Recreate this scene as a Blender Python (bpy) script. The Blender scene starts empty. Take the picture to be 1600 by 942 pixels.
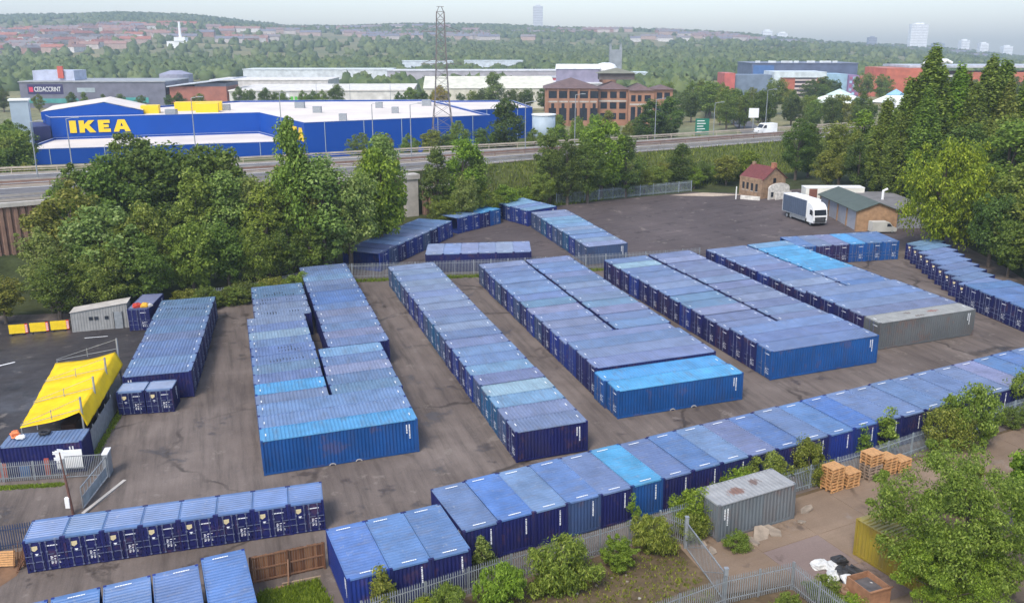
import bpy, math, random
import numpy as np
from mathutils import Matrix, Vector, Euler
R = math.radians
HAZE_DENSITY = 0.00026
SC = bpy.context.scene
COL = SC.collection

# ---------------------------------------------------------------- camera
cam_d = bpy.data.cameras.new('camera')
cam_d.sensor_width = 36.0
cam_d.lens = 36.0 * 1427.52 / 1600.0
cam_d.clip_start = 0.5
cam_d.clip_end = 9000
cam = bpy.data.objects.new('camera', cam_d)
cam.location = (0, 0, 32.01)
cam.rotation_euler = (R(90 - 15.934), 0, 0)
COL.objects.link(cam)
SC.camera = cam

# ---------------------------------------------------------------- sky, sun, exposure (bright overcast day)
SUN_EL, SUN_AZ = R(52), R(205)
world = bpy.data.worlds.new('World')
SC.world = world
world.use_nodes = True
wn = world.node_tree.nodes
wn.clear()
sky = wn.new('ShaderNodeTexSky')
sky.sky_type = 'NISHITA'
sky.sun_disc = False
sky.sun_elevation = SUN_EL
sky.sun_rotation = SUN_AZ
sky.air_density = 1.0
sky.dust_density = 1.45
sky.ozone_density = 1.0
hsv = wn.new('ShaderNodeHueSaturation')
hsv.inputs['Saturation'].default_value = 0.80
hsv.inputs['Value'].default_value = 1.0
bg = wn.new('ShaderNodeBackground')
bg.inputs['Strength'].default_value = 0.15
wo = wn.new('ShaderNodeOutputWorld')
wl = world.node_tree.links
wl.new(sky.outputs[0], hsv.inputs['Color'])
wl.new(hsv.outputs[0], bg.inputs['Color'])
wl.new(bg.outputs[0], wo.inputs['Surface'])

sun_d = bpy.data.lights.new('sun', 'SUN')
sun_d.energy = 1.5
sun_d.angle = R(18)
sun_d.color = (1.0, 0.93, 0.83)
sun = bpy.data.objects.new('sun', sun_d)
# light arrives from the sun's compass direction (azimuth measured clockwise from +Y)
sd = Vector((math.sin(SUN_AZ) * math.cos(SUN_EL), math.cos(SUN_AZ) * math.cos(SUN_EL), math.sin(SUN_EL)))
sun.rotation_euler = sd.to_track_quat('Z', 'Y').to_euler()
COL.objects.link(sun)

SC.view_settings.view_transform = 'Standard'
SC.view_settings.look = 'None'
SC.view_settings.exposure = 1.03
SC.view_settings.gamma = 1.0
SC.view_settings.use_curve_mapping = False
SC.cycles.max_bounces = 6
SC.cycles.diffuse_bounces = 3
SC.cycles.glossy_bounces = 2
SC.cycles.transmission_bounces = 3
SC.cycles.volume_bounces = 0
SC.cycles.transparent_max_bounces = 4
SC.cycles.use_denoising = True

# ---------------------------------------------------------------- small helpers
def tag(o, label=None, cat=None, group=None, kind=None):
    if label: o['label'] = label
    if cat: o['category'] = cat
    if group: o['group'] = group
    if kind: o['kind'] = kind
    return o

def put(name, data, parent=None, loc=None, rot=None, scale=None, color=None):
    o = bpy.data.objects.new(name, data)
    COL.objects.link(o)
    if parent is not None: o.parent = parent
    if loc is not None: o.location = loc
    if rot is not None: o.rotation_euler = rot
    if scale is not None: o.scale = scale
    if color is not None: o.color = (color[0], color[1], color[2], 1.0)
    return o

def empty(name, loc, rz=0.0, scale=None, tilt=False):
    o = bpy.data.objects.new(name, None)
    COL.objects.link(o)
    o.empty_display_size = 0.2
    o.location = loc
    if tilt:
        o.rotation_mode = 'QUATERNION'
        o.rotation_quaternion = TILT @ Euler((0, 0, rz)).to_quaternion()
    else:
        o.rotation_euler = (0, 0, rz)
    if scale is not None: o.scale = scale
    return o

class MB:
    """collects polygons, then links them as one mesh"""
    def __init__(self):
        self.v = []; self.f = []; self.m = []
    def poly(self, pts, m=0):
        b = len(self.v)
        self.v += [tuple(p) for p in pts]
        self.f.append(tuple(range(b, b + len(pts)))); self.m.append(m)
    def box(self, x0, y0, z0, x1, y1, z1, m=0):
        b = len(self.v)
        self.v += [(x0,y0,z0),(x1,y0,z0),(x1,y1,z0),(x0,y1,z0),(x0,y0,z1),(x1,y0,z1),(x1,y1,z1),(x0,y1,z1)]
        for q in ((0,3,2,1),(4,5,6,7),(0,1,5,4),(1,2,6,5),(2,3,7,6),(3,0,4,7)):
            self.f.append(tuple(b + i for i in q)); self.m.append(m)
        return self
    def bar(self, a, c, w, h=None, m=0, up=(0,0,1)):
        """square bar from a to c"""
        h = h or w
        a = Vector(a); c = Vector(c); d = (c - a)
        if d.length < 1e-6: return self
        d.normalize(); u = Vector(up)
        if abs(d.dot(u)) > 0.95: u = Vector((1,0,0))
        s = d.cross(u).normalized(); t = s.cross(d).normalized()
        b = len(self.v)
        for p in (a, c):
            for i, j in ((-1,-1),(1,-1),(1,1),(-1,1)):
                self.v.append(tuple(p + s * (i * w / 2) + t * (j * h / 2)))
        for q in ((3,2,1,0),(4,5,6,7),(0,1,5,4),(1,2,6,5),(2,3,7,6),(3,0,4,7)):
            self.f.append(tuple(b + i for i in q)); self.m.append(m)
        return self
    def tube(self, pts, rads, n=8, m=0, caps=True):
        pts = [Vector(p) for p in pts]
        rings = []
        for i, p in enumerate(pts):
            d = (pts[min(i + 1, len(pts) - 1)] - pts[max(i - 1, 0)]).normalized()
            u = Vector((0, 0, 1)) if abs(d.z) < 0.9 else Vector((1, 0, 0))
            s = d.cross(u).normalized(); t = s.cross(d).normalized()
            r = rads[i] if hasattr(rads, '__len__') else rads
            b = len(self.v)
            for k in range(n):
                a = 2 * math.pi * k / n
                self.v.append(tuple(p + s * (r * math.cos(a)) + t * (r * math.sin(a))))
            rings.append(b)
        for i in range(len(rings) - 1):
            for k in range(n):
                k2 = (k + 1) % n
                self.f.append((rings[i] + k, rings[i] + k2, rings[i+1] + k2, rings[i+1] + k)); self.m.append(m)
        if caps:
            self.f.append(tuple(rings[0] + k for k in range(n))[::-1]); self.m.append(m)
            self.f.append(tuple(rings[-1] + k for k in range(n))); self.m.append(m)
        return self
    def prism(self, poly, z0, z1, m=0, top=True, bottom=False, sides=True):
        """vertical prism over a counter-clockwise plan polygon"""
        n = len(poly); b = len(self.v)
        self.v += [(p[0], p[1], z0) for p in poly] + [(p[0], p[1], z1) for p in poly]
        if sides:
            for i in range(n):
                j = (i + 1) % n
                self.f.append((b + i, b + j, b + n + j, b + n + i)); self.m.append(m)
        if top: self.f.append(tuple(b + n + i for i in range(n))); self.m.append(m)
        if bottom: self.f.append(tuple(b + i for i in range(n))[::-1]); self.m.append(m)
        return self
    def slab(self, outline, org, ux, uz, uy, d, m=0):
        """outline in (a,c) extruded by d along uy"""
        org, ux, uz, uy = Vector(org), Vector(ux), Vector(uz), Vector(uy)
        n = len(outline); b = len(self.v)
        for k in (0, 1):
            for a, c in outline:
                self.v.append(tuple(org + ux * a + uz * c + uy * (d * k)))
        self.f.append(tuple(b + i for i in range(n))[::-1]); self.m.append(m)
        self.f.append(tuple(b + n + i for i in range(n))); self.m.append(m)
        for i in range(n):
            j = (i + 1) % n
            self.f.append((b + i, b + j, b + n + j, b + n + i)); self.m.append(m)
        return self
    def mesh(self, name, mats, smooth=False):
        me = bpy.data.meshes.new(name)
        me.from_pydata(self.v, [], self.f)
        for mt in (mats if isinstance(mats, (list, tuple)) else [mats]): me.materials.append(mt)
        if any(self.m): me.polygons.foreach_set('material_index', self.m)
        if smooth: me.polygons.foreach_set('use_smooth', [True] * len(self.f))
        me.update()
        return me
    def build(self, name, mats, parent=None, smooth=False, color=None, loc=None, rot=None):
        return put(name, self.mesh(name, mats, smooth), parent, loc, rot, None, color)

def np_mesh(name, verts, faces, mat, smooth=False):
    """mesh from numpy arrays; faces is (n,3) or (n,4)"""
    me = bpy.data.meshes.new(name)
    k = faces.shape[1]; nf = len(faces)
    me.vertices.add(len(verts)); me.vertices.foreach_set('co', verts.astype(np.float32).ravel())
    me.loops.add(nf * k); me.loops.foreach_set('vertex_index', faces.astype(np.int32).ravel())
    me.polygons.add(nf); me.polygons.foreach_set('loop_start', np.arange(0, nf * k, k, dtype=np.int32))
    if smooth: me.polygons.foreach_set('use_smooth', np.ones(nf, dtype=bool))
    me.materials.append(mat)
    me.update(calc_edges=True)
    return me

_u = 'first second third fourth fifth sixth seventh eighth ninth tenth eleventh twelfth thirteenth fourteenth fifteenth sixteenth seventeenth eighteenth nineteenth'.split()
ORD = list(_u)
for _t, _th in (('twenty', 'twentieth'), ('thirty', 'thirtieth'), ('forty', 'fortieth'), ('fifty', 'fiftieth')):
    ORD.append(_th); ORD += [_t + '-' + q for q in _u[:9]]

# ---------------------------------------------------------------- ground levels
GA, GB = 0.022042, 0.025
def gz(x, y): return GA * x + GB * (y - 60.0)
TILT = Vector((0, 0, 1)).rotation_difference(Vector((-GA, -GB, 1)).normalized())
HN = np.array([(-600,-230),(-150,80),(-72.5,128.3),(-50,142.4),(-17.3,159.8),(3.7,175.9),(26,188.4),(38,195.3),(60.4,209.4),(140,258),(400,415),(1500,1080)], float)
HF = np.array([(-600,-150),(-150,128),(-88.6,158.2),(-58.8,168.4),(-20.3,187.8),(4.1,199),(29.4,212.2),(67.3,233.8),(145,280),(400,435),(1500,1110)], float)
def h_near(x): return np.interp(x, HN[:,0], HN[:,1])
def h_far(x): return np.interp(x, HF[:,0], HF[:,1])
SKY_T = np.array([(-.75,78),(-.535,84),(-.415,91),(-.335,85),(-.235,64),(-.134,66),(0,58),(.134,53),(.235,45),(.336,24),(.405,10),(.54,-16),(.75,-22)], float)
def smooth(t):
    t = np.clip(t, 0, 1); return t * t * (3 - 2 * t)
def ground(x, y):
    x = np.asarray(x, float); y = np.asarray(y, float)
    base = GA * np.clip(x, -160, 160) + GB * (np.clip(y, -40, 260) - 60)
    yn, yf = h_near(x), h_far(x)
    t = yn - y
    left = smooth((-4 - x) / 8)
    slope = base + (9.9 - base) * smooth(1 - t / 11.0)
    bank = base + (3.0 - base) * smooth(1 - (t - 1.5) / 9.0)
    bank = np.where(t < 1.5, 9.9, bank)
    zn = slope * (1 - left) + bank * left
    tb = y - yf
    zb = 2 + 7.9 * smooth(1 - tb / 13.0)
    # the far hillside beyond the river
    az = x / np.maximum(y, 1)
    zs = np.interp(az, SKY_T[:,0], SKY_T[:,1])
    u = (y - 720) / (2450 - 720)
    roll = 1.5 * np.sin(x / 170 + y / 310) + 1.2 * np.sin(x / 97 - y / 150)
    hill = (zs - 2) * (0.45 * smooth(u) + 0.55 * np.clip(u, 0, 1) ** 1.1) + roll * smooth(u * 2) * 2
    zb = np.where(y > 720, zb + hill, zb)
    zb = np.where(y > 2450, zb - (y - 2450) * 0.03, zb)
    return np.where(y < yn, zn, np.where(y < yf, 9.9, zb))
def gnd(x, y): return float(ground(x, y))

# ---------------------------------------------------------------- materials
def nodes_of(name):
    m = bpy.data.materials.new(name); m.use_nodes = True
    nt = m.node_tree; nt.nodes.clear()
    out = nt.nodes.new('ShaderNodeOutputMaterial')
    bs = nt.nodes.new('ShaderNodeBsdfPrincipled')
    nt.links.new(bs.outputs[0], out.inputs['Surface'])
    return m, nt, bs, out
def ramp(nt, stops, fac):
    r = nt.nodes.new('ShaderNodeValToRGB')
    el = r.color_ramp.elements
    while len(el) > 1: el.remove(el[-1])
    for i, (p, c) in enumerate(stops):
        e = el[0] if i == 0 else el.new(p)
        e.position = p; e.color = (c[0], c[1], c[2], 1) if hasattr(c, '__len__') else (c, c, c, 1)
    nt.links.new(fac, r.inputs[0])
    return r.outputs[0]
def noise(nt, scale, detail=4, rough=0.55, coord='Object', stretch=None, rot=None, offset=None):
    tc = nt.nodes.new('ShaderNodeTexCoord')
    src = tc.outputs[coord]
    if coord == 'World':
        src = None
    n = nt.nodes.new('ShaderNodeTexNoise')
    n.inputs['Scale'].default_value = scale; n.inputs['Detail'].default_value = detail; n.inputs['Roughness'].default_value = rough
    mp = nt.nodes.new('ShaderNodeMapping')
    if rot: mp.vector_type = 'TEXTURE'
    if stretch: mp.inputs['Scale'].default_value = stretch
    if rot: mp.inputs['Rotation'].default_value = rot
    nt.links.new(src, mp.inputs['Vector'])
    vec = mp.outputs[0]
    if offset is not None:
        ad = nt.nodes.new('ShaderNodeVectorMath'); ad.operation = 'ADD'
        nt.links.new(vec, ad.inputs[0]); nt.links.new(offset, ad.inputs[1]); vec = ad.outputs[0]
    nt.links.new(vec, n.inputs['Vector'])
    return n.outputs['Fac']
def mix(nt, fac, a, b, mode='MIX'):
    mx = nt.nodes.new('ShaderNodeMix'); mx.data_type = 'RGBA'; mx.blend_type = mode
    for i, v in ((0, fac), (6, a), (7, b)):
        if hasattr(v, 'is_linked'): nt.links.new(v, mx.inputs[i])
        elif i == 0: mx.inputs[0].default_value = v
        else: mx.inputs[i].default_value = (v[0], v[1], v[2], 1)
    return mx.outputs[2]
def bump(nt, bs, height, strength=0.3, dist=0.05):
    b = nt.nodes.new('ShaderNodeBump'); b.inputs['Strength'].default_value = strength; b.inputs['Distance'].default_value = dist
    nt.links.new(height, b.inputs['Height']); nt.links.new(b.outputs[0], bs.inputs['Normal'])
def mat(name, col, rough=0.7, var=0.25, scale=3.0, metal=0.0, coord='Object', spec=0.5, bmp=0.0):
    """plain surface with a cloudy variation of its own colour"""
    m, nt, bs, _ = nodes_of(name)
    n = noise(nt, scale, 5, 0.6, coord)
    lo = [c * (1 - var) for c in col]; hi = [min(1, c * (1 + var)) for c in col]
    nt.links.new(ramp(nt, [(0.3, lo), (0.7, hi)], n), bs.inputs['Base Color'])
    bs.inputs['Roughness'].default_value = rough; bs.inputs['Metallic'].default_value = metal
    bs.inputs['Specular IOR Level'].default_value = spec
    if bmp: bump(nt, bs, n, bmp)
    return m
def obj_paint(name, rough=0.5, dirt=0.35, dirtcol=(0.10,0.085,0.075), scale=0.9, streak=True, rust=0.0, spec=0.35):
    """paint whose colour is the object's own colour, weathered"""
    m, nt, bs, _ = nodes_of(name)
    oi = nt.nodes.new('ShaderNodeObjectInfo')
    cmb = nt.nodes.new('ShaderNodeCombineXYZ')
    ml = nt.nodes.new('ShaderNodeMath'); ml.operation = 'MULTIPLY'; ml.inputs[1].default_value = 47.0
    nt.links.new(oi.outputs['Random'], ml.inputs[0])
    for i in range(3): nt.links.new(ml.outputs[0], cmb.inputs[i])
    n1 = noise(nt, scale, 6, 0.65, 'Object', (1, 1, 0.25) if streak else None, None, cmb.outputs[0])
    n2 = noise(nt, 0.35, 3, 0.5, 'Object', None, None, cmb.outputs[0])
    fade = ramp(nt, [(0.3, 0.82), (0.7, 1.18)], n2)
    c = mix(nt, 1.0, oi.outputs['Color'], fade, 'MULTIPLY')
    f = ramp(nt, [(0.48, 0.0), (0.78, dirt)], n1)
    c = mix(nt, f, c, dirtcol)
    if rust:
        n3 = noise(nt, 0.55, 8, 0.68, 'Object', None, None, cmb.outputs[0])
        c = mix(nt, ramp(nt, [(0.56, 0.0), (0.63, rust)], n3), c, (0.17, 0.075, 0.045))
        n4 = noise(nt, 1.6, 6, 0.7, 'Object', None, None, cmb.outputs[0])
        c = mix(nt, ramp(nt, [(0.60, 0.0), (0.68, rust)], n4), c, (0.09, 0.06, 0.06))
    nt.links.new(c, bs.inputs['Base Color'])
    bs.inputs['Roughness'].default_value = rough
    bs.inputs['Specular IOR Level'].default_value = spec
    return m
M = {}
M['wall_paint'] = obj_paint('container_wall_paint', 0.5, 0.42, (0.06,0.05,0.05), 0.9, True, 0.25, 0.18)
def roof_paint():
    m, nt, bs, _ = nodes_of('container_roof_paint')
    oi = nt.nodes.new('ShaderNodeObjectInfo'); cmb = nt.nodes.new('ShaderNodeCombineXYZ')
    ml = nt.nodes.new('ShaderNodeMath'); ml.operation = 'MULTIPLY'; ml.inputs[1].default_value = 61.0
    nt.links.new(oi.outputs['Random'], ml.inputs[0])
    for i in range(3): nt.links.new(ml.outputs[0], cmb.inputs[i])
    off = cmb.outputs[0]
    c = mix(nt, 1.0, oi.outputs['Color'], ramp(nt, [(0.28, 0.74), (0.5, 1.0), (0.72, 1.22)], noise(nt, 0.55, 5, 0.6, 'Object', None, None, off)), 'MULTIPLY')
    c = mix(nt, ramp(nt, [(0.50, 0.0), (0.72, 0.55)], noise(nt, 1.1, 7, 0.7, 'Object', (2.2, .5, 1), None, off)), c, (0.13,0.135,0.16))     # grime lying along the ribs
    c = mix(nt, ramp(nt, [(0.60, 0.0), (0.70, 0.5)], noise(nt, 2.6, 6, 0.7, 'Object', None, None, off)), c, (0.30,0.32,0.36))     # chalky fading
    c = mix(nt, ramp(nt, [(0.69, 0.0), (0.73, 0.7)], noise(nt, 4.5, 5, 0.65, 'Object', None, None, off)), c, (0.12,0.065,0.05))     # rust spots
    nt.links.new(c, bs.inputs['Base Color'])
    bs.inputs['Roughness'].default_value = 0.45; bs.inputs['Specular IOR Level'].default_value = 0.5
    return m
M['roof_paint'] = roof_paint()
def rust_patches(name, spots):
    """faded grey roof with burnt-through rust where the coating has gone"""
    m, nt, bs, _ = nodes_of(name)
    oi = nt.nodes.new('ShaderNodeObjectInfo'); tc = nt.nodes.new('ShaderNodeTexCoord')
    c = mix(nt, 1.0, oi.outputs['Color'], ramp(nt, [(0.3, 0.78), (0.7, 1.15)], noise(nt, 1.1, 6, 0.65)), 'MULTIPLY')
    nz = noise(nt, 1.3, 7, 0.7, 'Object', (2.5, .7, 1))
    for x, y, rx, ry, col in spots:
        mp = nt.nodes.new('ShaderNodeMapping'); mp.vector_type = 'TEXTURE'
        mp.inputs['Location'].default_value = (x, y, 0); mp.inputs['Scale'].default_value = (rx, ry, 1000)
        nt.links.new(tc.outputs['Object'], mp.inputs['Vector'])
        ln = nt.nodes.new('ShaderNodeVectorMath'); ln.operation = 'LENGTH'; nt.links.new(mp.outputs[0], ln.inputs[0])
        ad = nt.nodes.new('ShaderNodeMath'); ad.operation = 'MULTIPLY_ADD'; ad.inputs[1].default_value = 2.4; nt.links.new(nz, ad.inputs[0]); nt.links.new(ln.outputs['Value'], ad.inputs[2])
        c = mix(nt, ramp(nt, [(0.0, 0.9), (0.68, 0.85), (0.80, 0.0)], mul(nt, ad.outputs[0], .42)), c, col)
    nt.links.new(c, bs.inputs['Base Color']); bs.inputs['Roughness'].default_value = .75
    return m
def mul(nt, s, k):
    q = nt.nodes.new('ShaderNodeMath'); q.operation = 'MULTIPLY'; q.inputs[1].default_value = k; nt.links.new(s, q.inputs[0]); return q.outputs[0]
M['roof_rust_small'] = rust_patches('rusted_grey_roof', [(.95, .15, .95, .75, (0.16,0.075,0.05)), (-.75, -.35, .75, .6, (0.12,0.07,0.055))])
M['roof_rust_long'] = rust_patches('rusted_long_grey_roof', [(1.6, .1, 1.1, .45, (0.22,0.07,0.05)), (-1.2, .5, .9, .35, (0.13,0.10,0.09)), (-.6, -.6, 1.3, .3, (0.12,0.09,0.08))])
M['roof_rust'] = obj_paint('rusty_roof_paint', 0.7, 0.5, (0.22,0.14,0.10), 0.9, False, 0.85)
M['wall_rust'] = obj_paint('rusty_wall_paint', 0.7, 0.45, (0.14,0.09,0.07), 0.9, True, 0.35)
M['bar'] = mat('painted_locking_bar', (0.13,0.15,0.24), 0.45, 0.25, 4, 0.2)
M['white_mark'] = mat('white_lettering', (0.78,0.79,0.80), 0.6, 0.1, 5)
M['cream_mark'] = mat('cream_shield', (0.62,0.52,0.30), 0.6, 0.1, 5)
M['plain'] = obj_paint('plain_paint', 0.55, 0.12, (0.2,0.18,0.17), 1.5, False)
M['galv'] = mat('galvanised_steel', (0.28,0.30,0.32), 0.5, 0.2, 2.5, 0.35)
M['galv_blue'] = mat('weathered_fence_steel', (0.30,0.35,0.38), 0.6, 0.25, 1.5, 0.2)
M['dark_blue_steel'] = mat('navy_fence_steel', (0.035,0.055,0.12), 0.55, 0.25, 1.5)
M['black'] = mat('black_rubber', (0.02,0.02,0.022), 0.75, 0.3, 6)
M['glass_dark'] = mat('dark_window_glass', (0.025,0.03,0.04), 0.12, 0.3, 0.6)
M['concrete'] = mat('concrete', (0.42,0.39,0.35), 0.85, 0.2, 0.7)
M['white'] = mat('white_paint', (0.78,0.78,0.77), 0.5, 0.06, 0.8)
M['timber'] = mat('pallet_timber', (0.52,0.28,0.115), 0.8, 0.3, 7)
M['timber_old'] = mat('weathered_pallet_timber', (0.30,0.22,0.16), 0.85, 0.3, 7)
M['fence_wood'] = obj_paint('stained_fence_wood', 0.8, 0.4, (0.07,0.035,0.02), 3.0)
M['brick'] = mat('red_brick', (0.36,0.15,0.085), 0.85, 0.25, 1.5)
M['stone'] = mat('sandstone', (0.28,0.185,0.115), 0.9, 0.35, 1.2, bmp=0.4)
M['bark'] = mat('bark', (0.11,0.085,0.065), 0.95, 0.4, 3, bmp=0.5)
M['rail'] = mat('crash_barrier_steel', (0.34,0.31,0.28), 0.6, 0.25, 0.5, 0.2)
# ================================================================ GROUND
def leafmat(name, cols, trans=0.25):
    m, nt, bs, out = nodes_of(name)
    g = nt.nodes.new('ShaderNodeNewGeometry')
    oi = nt.nodes.new('ShaderNodeObjectInfo')
    c = ramp(nt, cols, g.outputs['Random Per Island'])
    c = mix(nt, 1.0, c, oi.outputs['Color'], 'MULTIPLY')
    nt.links.new(c, bs.inputs['Base Color'])
    bs.inputs['Roughness'].default_value = 0.6
    bs.inputs['Specular IOR Level'].default_value = 0.25
    tr = nt.nodes.new('ShaderNodeBsdfTranslucent')
    nt.links.new(c, tr.inputs['Color'])
    ms = nt.nodes.new('ShaderNodeMixShader'); ms.inputs[0].default_value = trans
    nt.links.new(bs.outputs[0], ms.inputs[1]); nt.links.new(tr.outputs[0], ms.inputs[2])
    nt.links.new(ms.outputs[0], out.inputs['Surface'])
    return m
M['leaf'] = leafmat('leaves', [(0.0,(0.075,0.11,0.018)),(0.35,(0.138,0.185,0.03)),(0.7,(0.21,0.258,0.048)),(1.0,(0.32,0.355,0.105))], 0.4)
M['leaf_far'] = leafmat('distant_foliage', [(0.0,(0.055,0.08,0.032)),(0.5,(0.085,0.115,0.042)),(1.0,(0.125,0.15,0.06))], 0.0)

def terrain_material():
    m, nt, bs, _ = nodes_of('rough_grass_ground')
    at = nt.nodes.new('ShaderNodeVertexColor'); at.layer_name = 'cover'
    n1 = noise(nt, 0.25, 8, 0.65); n2 = noise(nt, 2.2, 4, 0.6); n3 = noise(nt, 0.012, 5, 0.6)
    c = mix(nt, 1.0, at.outputs[0], ramp(nt, [(0.3, 0.62), (0.7, 1.38)], n1), 'MULTIPLY')
    c = mix(nt, 1.0, c, ramp(nt, [(0.3, 0.75), (0.7, 1.25)], n2), 'MULTIPLY')
    c = mix(nt, 1.0, c, ramp(nt, [(0.35, (0.75,0.85,0.8)), (0.65, (1.25,1.1,1.0))], n3), 'MULTIPLY')
    nt.links.new(c, bs.inputs['Base Color']); bs.inputs['Roughness'].default_value = 0.95
    bs.inputs['Specular IOR Level'].default_value = 0.1
    bump(nt, bs, n2, 0.5, 0.15)
    return m
def axis(lo, a, b, hi, step, grow):
    c = list(np.arange(a, b + .01, step)); s = step
    x = b
    while x < hi: s *= grow; x += s; c.append(min(x, hi))
    x = a; s = step; left = []
    while x > lo: s *= grow; x -= s; left.append(max(x, lo))
    return np.array(left[::-1] + c)
xs = axis(-2050, -110, 110, 2050, 2.0, 1.10)
ys = axis(-40, 20, 270, 3000, 2.0, 1.045)
GX, GY = np.meshgrid(xs, ys)
GZ = ground(GX, GY)
tv = np.stack([GX, GY, GZ], -1).reshape(-1, 3)
nx, ny = len(xs), len(ys)
ii = (np.arange(ny - 1)[:, None] * nx + np.arange(nx - 1)[None]).ravel()
tf = np.stack([ii, ii + 1, ii + 1 + nx, ii + nx], -1)
terrain_me = np_mesh('ground', tv, tf, terrain_material(), True)
# what grows on the ground: soil and scrub near, straw-coloured embankment, green fields far
X, Y = tv[:,0], tv[:,1]
cov = np.zeros((len(tv), 4), np.float32); cov[:,3] = 1
soil = np.array((0.115,0.085,0.055)); straw = np.array((0.095,0.11,0.036)); green = np.array((0.08,0.10,0.035)); field = np.array((0.19,0.19,0.11)); floor_ = np.array((0.05,0.06,0.025))
yn, yf = h_near(X), h_far(X)
w_emb = smooth((Y - (yn - 14)) / 3) * (Y < yn + 2) * smooth((X + 8) / 10)
near_low = (Y < 72)
base_c = np.where(near_low[:,None], soil, np.where((Y < yn)[:,None], floor_, green))
base_c = np.where((Y > 300)[:,None], field, base_c)
cov[:,:3] = base_c * (1 - w_emb[:,None]) + straw * w_emb[:,None]
ca = terrain_me.color_attributes.new('cover', 'FLOAT_COLOR', 'POINT')
ca.data.foreach_set('color', cov.ravel())
tag(put('ground', terrain_me), kind='structure')

def asphalt(name, lo, hi, ang, wet=0.0, crack=True, rough=0.85, streak=1.0):
    m, nt, bs, _ = nodes_of(name)
    n1 = noise(nt, 0.10, 6, 0.62)
    n2 = noise(nt, 1.0, 6, 0.7, stretch=(9, .75, 1), rot=(0, 0, R(ang)))
    n3 = noise(nt, 12, 3, 0.6)
    c = ramp(nt, [(0.30, lo), (0.55, [(a + b) / 2 for a, b in zip(lo, hi)]), (0.72, hi)], n1)
    c = mix(nt, 1.0, c, ramp(nt, [(0.30, 1 - .38 * streak), (0.50, 1.0), (0.72, 1 + .22 * streak)], n2), 'MULTIPLY')
    c = mix(nt, 1.0, c, ramp(nt, [(0.3, 0.9), (0.7, 1.1)], n3), 'MULTIPLY')
    n5 = noise(nt, 0.33, 7, 0.7)
    c = mix(nt, ramp(nt, [(0.57, 0.0), (0.63, 0.62)], n5), c, [x * 0.45 for x in lo])     # oil and damp patches
    n6 = noise(nt, 0.45, 5, 0.75)
    c = mix(nt, ramp(nt, [(0.60, 0.0), (0.68, 0.5)], n6), c, (0.24, 0.205, 0.175))      # dried silt
    if crack:
        tc = nt.nodes.new('ShaderNodeTexCoord'); wob = nt.nodes.new('ShaderNodeTexNoise'); wob.inputs['Scale'].default_value = 0.5; wob.inputs['Detail'].default_value = 6
        nt.links.new(tc.outputs['Object'], wob.inputs['Vector'])
        ad = nt.nodes.new('ShaderNodeVectorMath'); ad.operation = 'MULTIPLY_ADD'; ad.inputs[1].default_value = (2.2, 2.2, 0)
        nt.links.new(wob.outputs['Color'], ad.inputs[0]); nt.links.new(tc.outputs['Object'], ad.inputs[2])
        v = nt.nodes.new('ShaderNodeTexVoronoi'); v.feature = 'DISTANCE_TO_EDGE'; v.inputs['Scale'].default_value = 0.075
        nt.links.new(ad.outputs[0], v.inputs['Vector'])
        line = ramp(nt, [(0.0, 1.0), (0.008, 0.75), (0.016, 0.0)], v.outputs['Distance'])
        n4 = noise(nt, 0.12, 3)
        gate = ramp(nt, [(0.46, 0.0), (0.58, 0.75)], n4)
        f = mix(nt, 1.0, line, gate, 'MULTIPLY')
        c = mix(nt, f, c, [x * 0.35 for x in lo])
    nt.links.new(c, bs.inputs['Base Color'])
    bs.inputs['Roughness'].default_value = rough
    bs.inputs['Specular IOR Level'].default_value = 0.3
    if wet:
        nt.links.new(ramp(nt, [(0.4, rough), (0.6, rough - wet)], n1), bs.inputs['Roughness'])
    if crack: nt.links.new(ramp(nt, [(0.57, rough), (0.63, 0.38)], n5), bs.inputs['Roughness'])     # damp where it is dark
    bump(nt, bs, n3, 0.25, 0.01)
    return m
def sheet(name, pts, dz, material):
    """flat area laid on the sloping yard"""
    pts = [(x, y, gz(x, y) + dz) for x, y in pts]
    b = MB(); b.poly(pts)
    me = b.mesh(name, material)
    o = put(name, me); tag(o, kind='structure')
    return o
M['asphalt'] = asphalt('yard_asphalt', (0.094,0.074,0.063), (0.19,0.155,0.134), 108)
M['asphalt2'] = asphalt('back_yard_asphalt', (0.066,0.052,0.051), (0.115,0.092,0.089), 30, 0.0, False, 0.85, 0.6)
M['asphalt3'] = asphalt('damp_asphalt', (0.026,0.023,0.024), (0.07,0.06,0.058), 15, 0.45, False, 0.75)
M['slabs'] = asphalt('old_concrete', (0.145,0.10,0.068), (0.28,0.205,0.145), 25, 0.0, True, 0.9, 0.25)
M['slab2'] = asphalt('grey_concrete_patch', (0.17,0.125,0.11), (0.23,0.175,0.155), 25, 0.0, False, 0.9, 0.2)
sheet('yard_pavement', [(-70,40),(-52,36),(-30,40),(-16,47.6),(-12.6,49.2),(-12,44.8),(-5.5,46.9),(0,49.6),(10.2,54.6),(42.5,70.4),(62,80.5),(64,100),(66,120),(66,150),(60,178),(43,174.5),(35,176.5),(24,172.5),(8,166),(-2,160),(-16,148),(-25,124),(-30,118),(-38,108),(-70,106)], 0.012, M['asphalt'])
sheet('back_yard_pavement', [(-22.5,121.2),(-5,121.2),(22,124.2),(38,126.5),(66,129),(66,150),(60,178),(43,174.5),(35,176.5),(24,172.5),(8,166),(-2,160),(-16,148)], 0.018, M['asphalt2'])
sheet('side_yard_pavement', [(-70,66),(-34.6,66.2),(-34.4,68),(-36.0,77),(-41,103.5),(-70,105)], 0.018, M['asphalt3'])
comp_poly = [(10.6,54.4),(12.7,48.0),(17,48.9),(18.9,44.2),(21,38),(52,36),(56,76.6),(42.4,70.0)]
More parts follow.
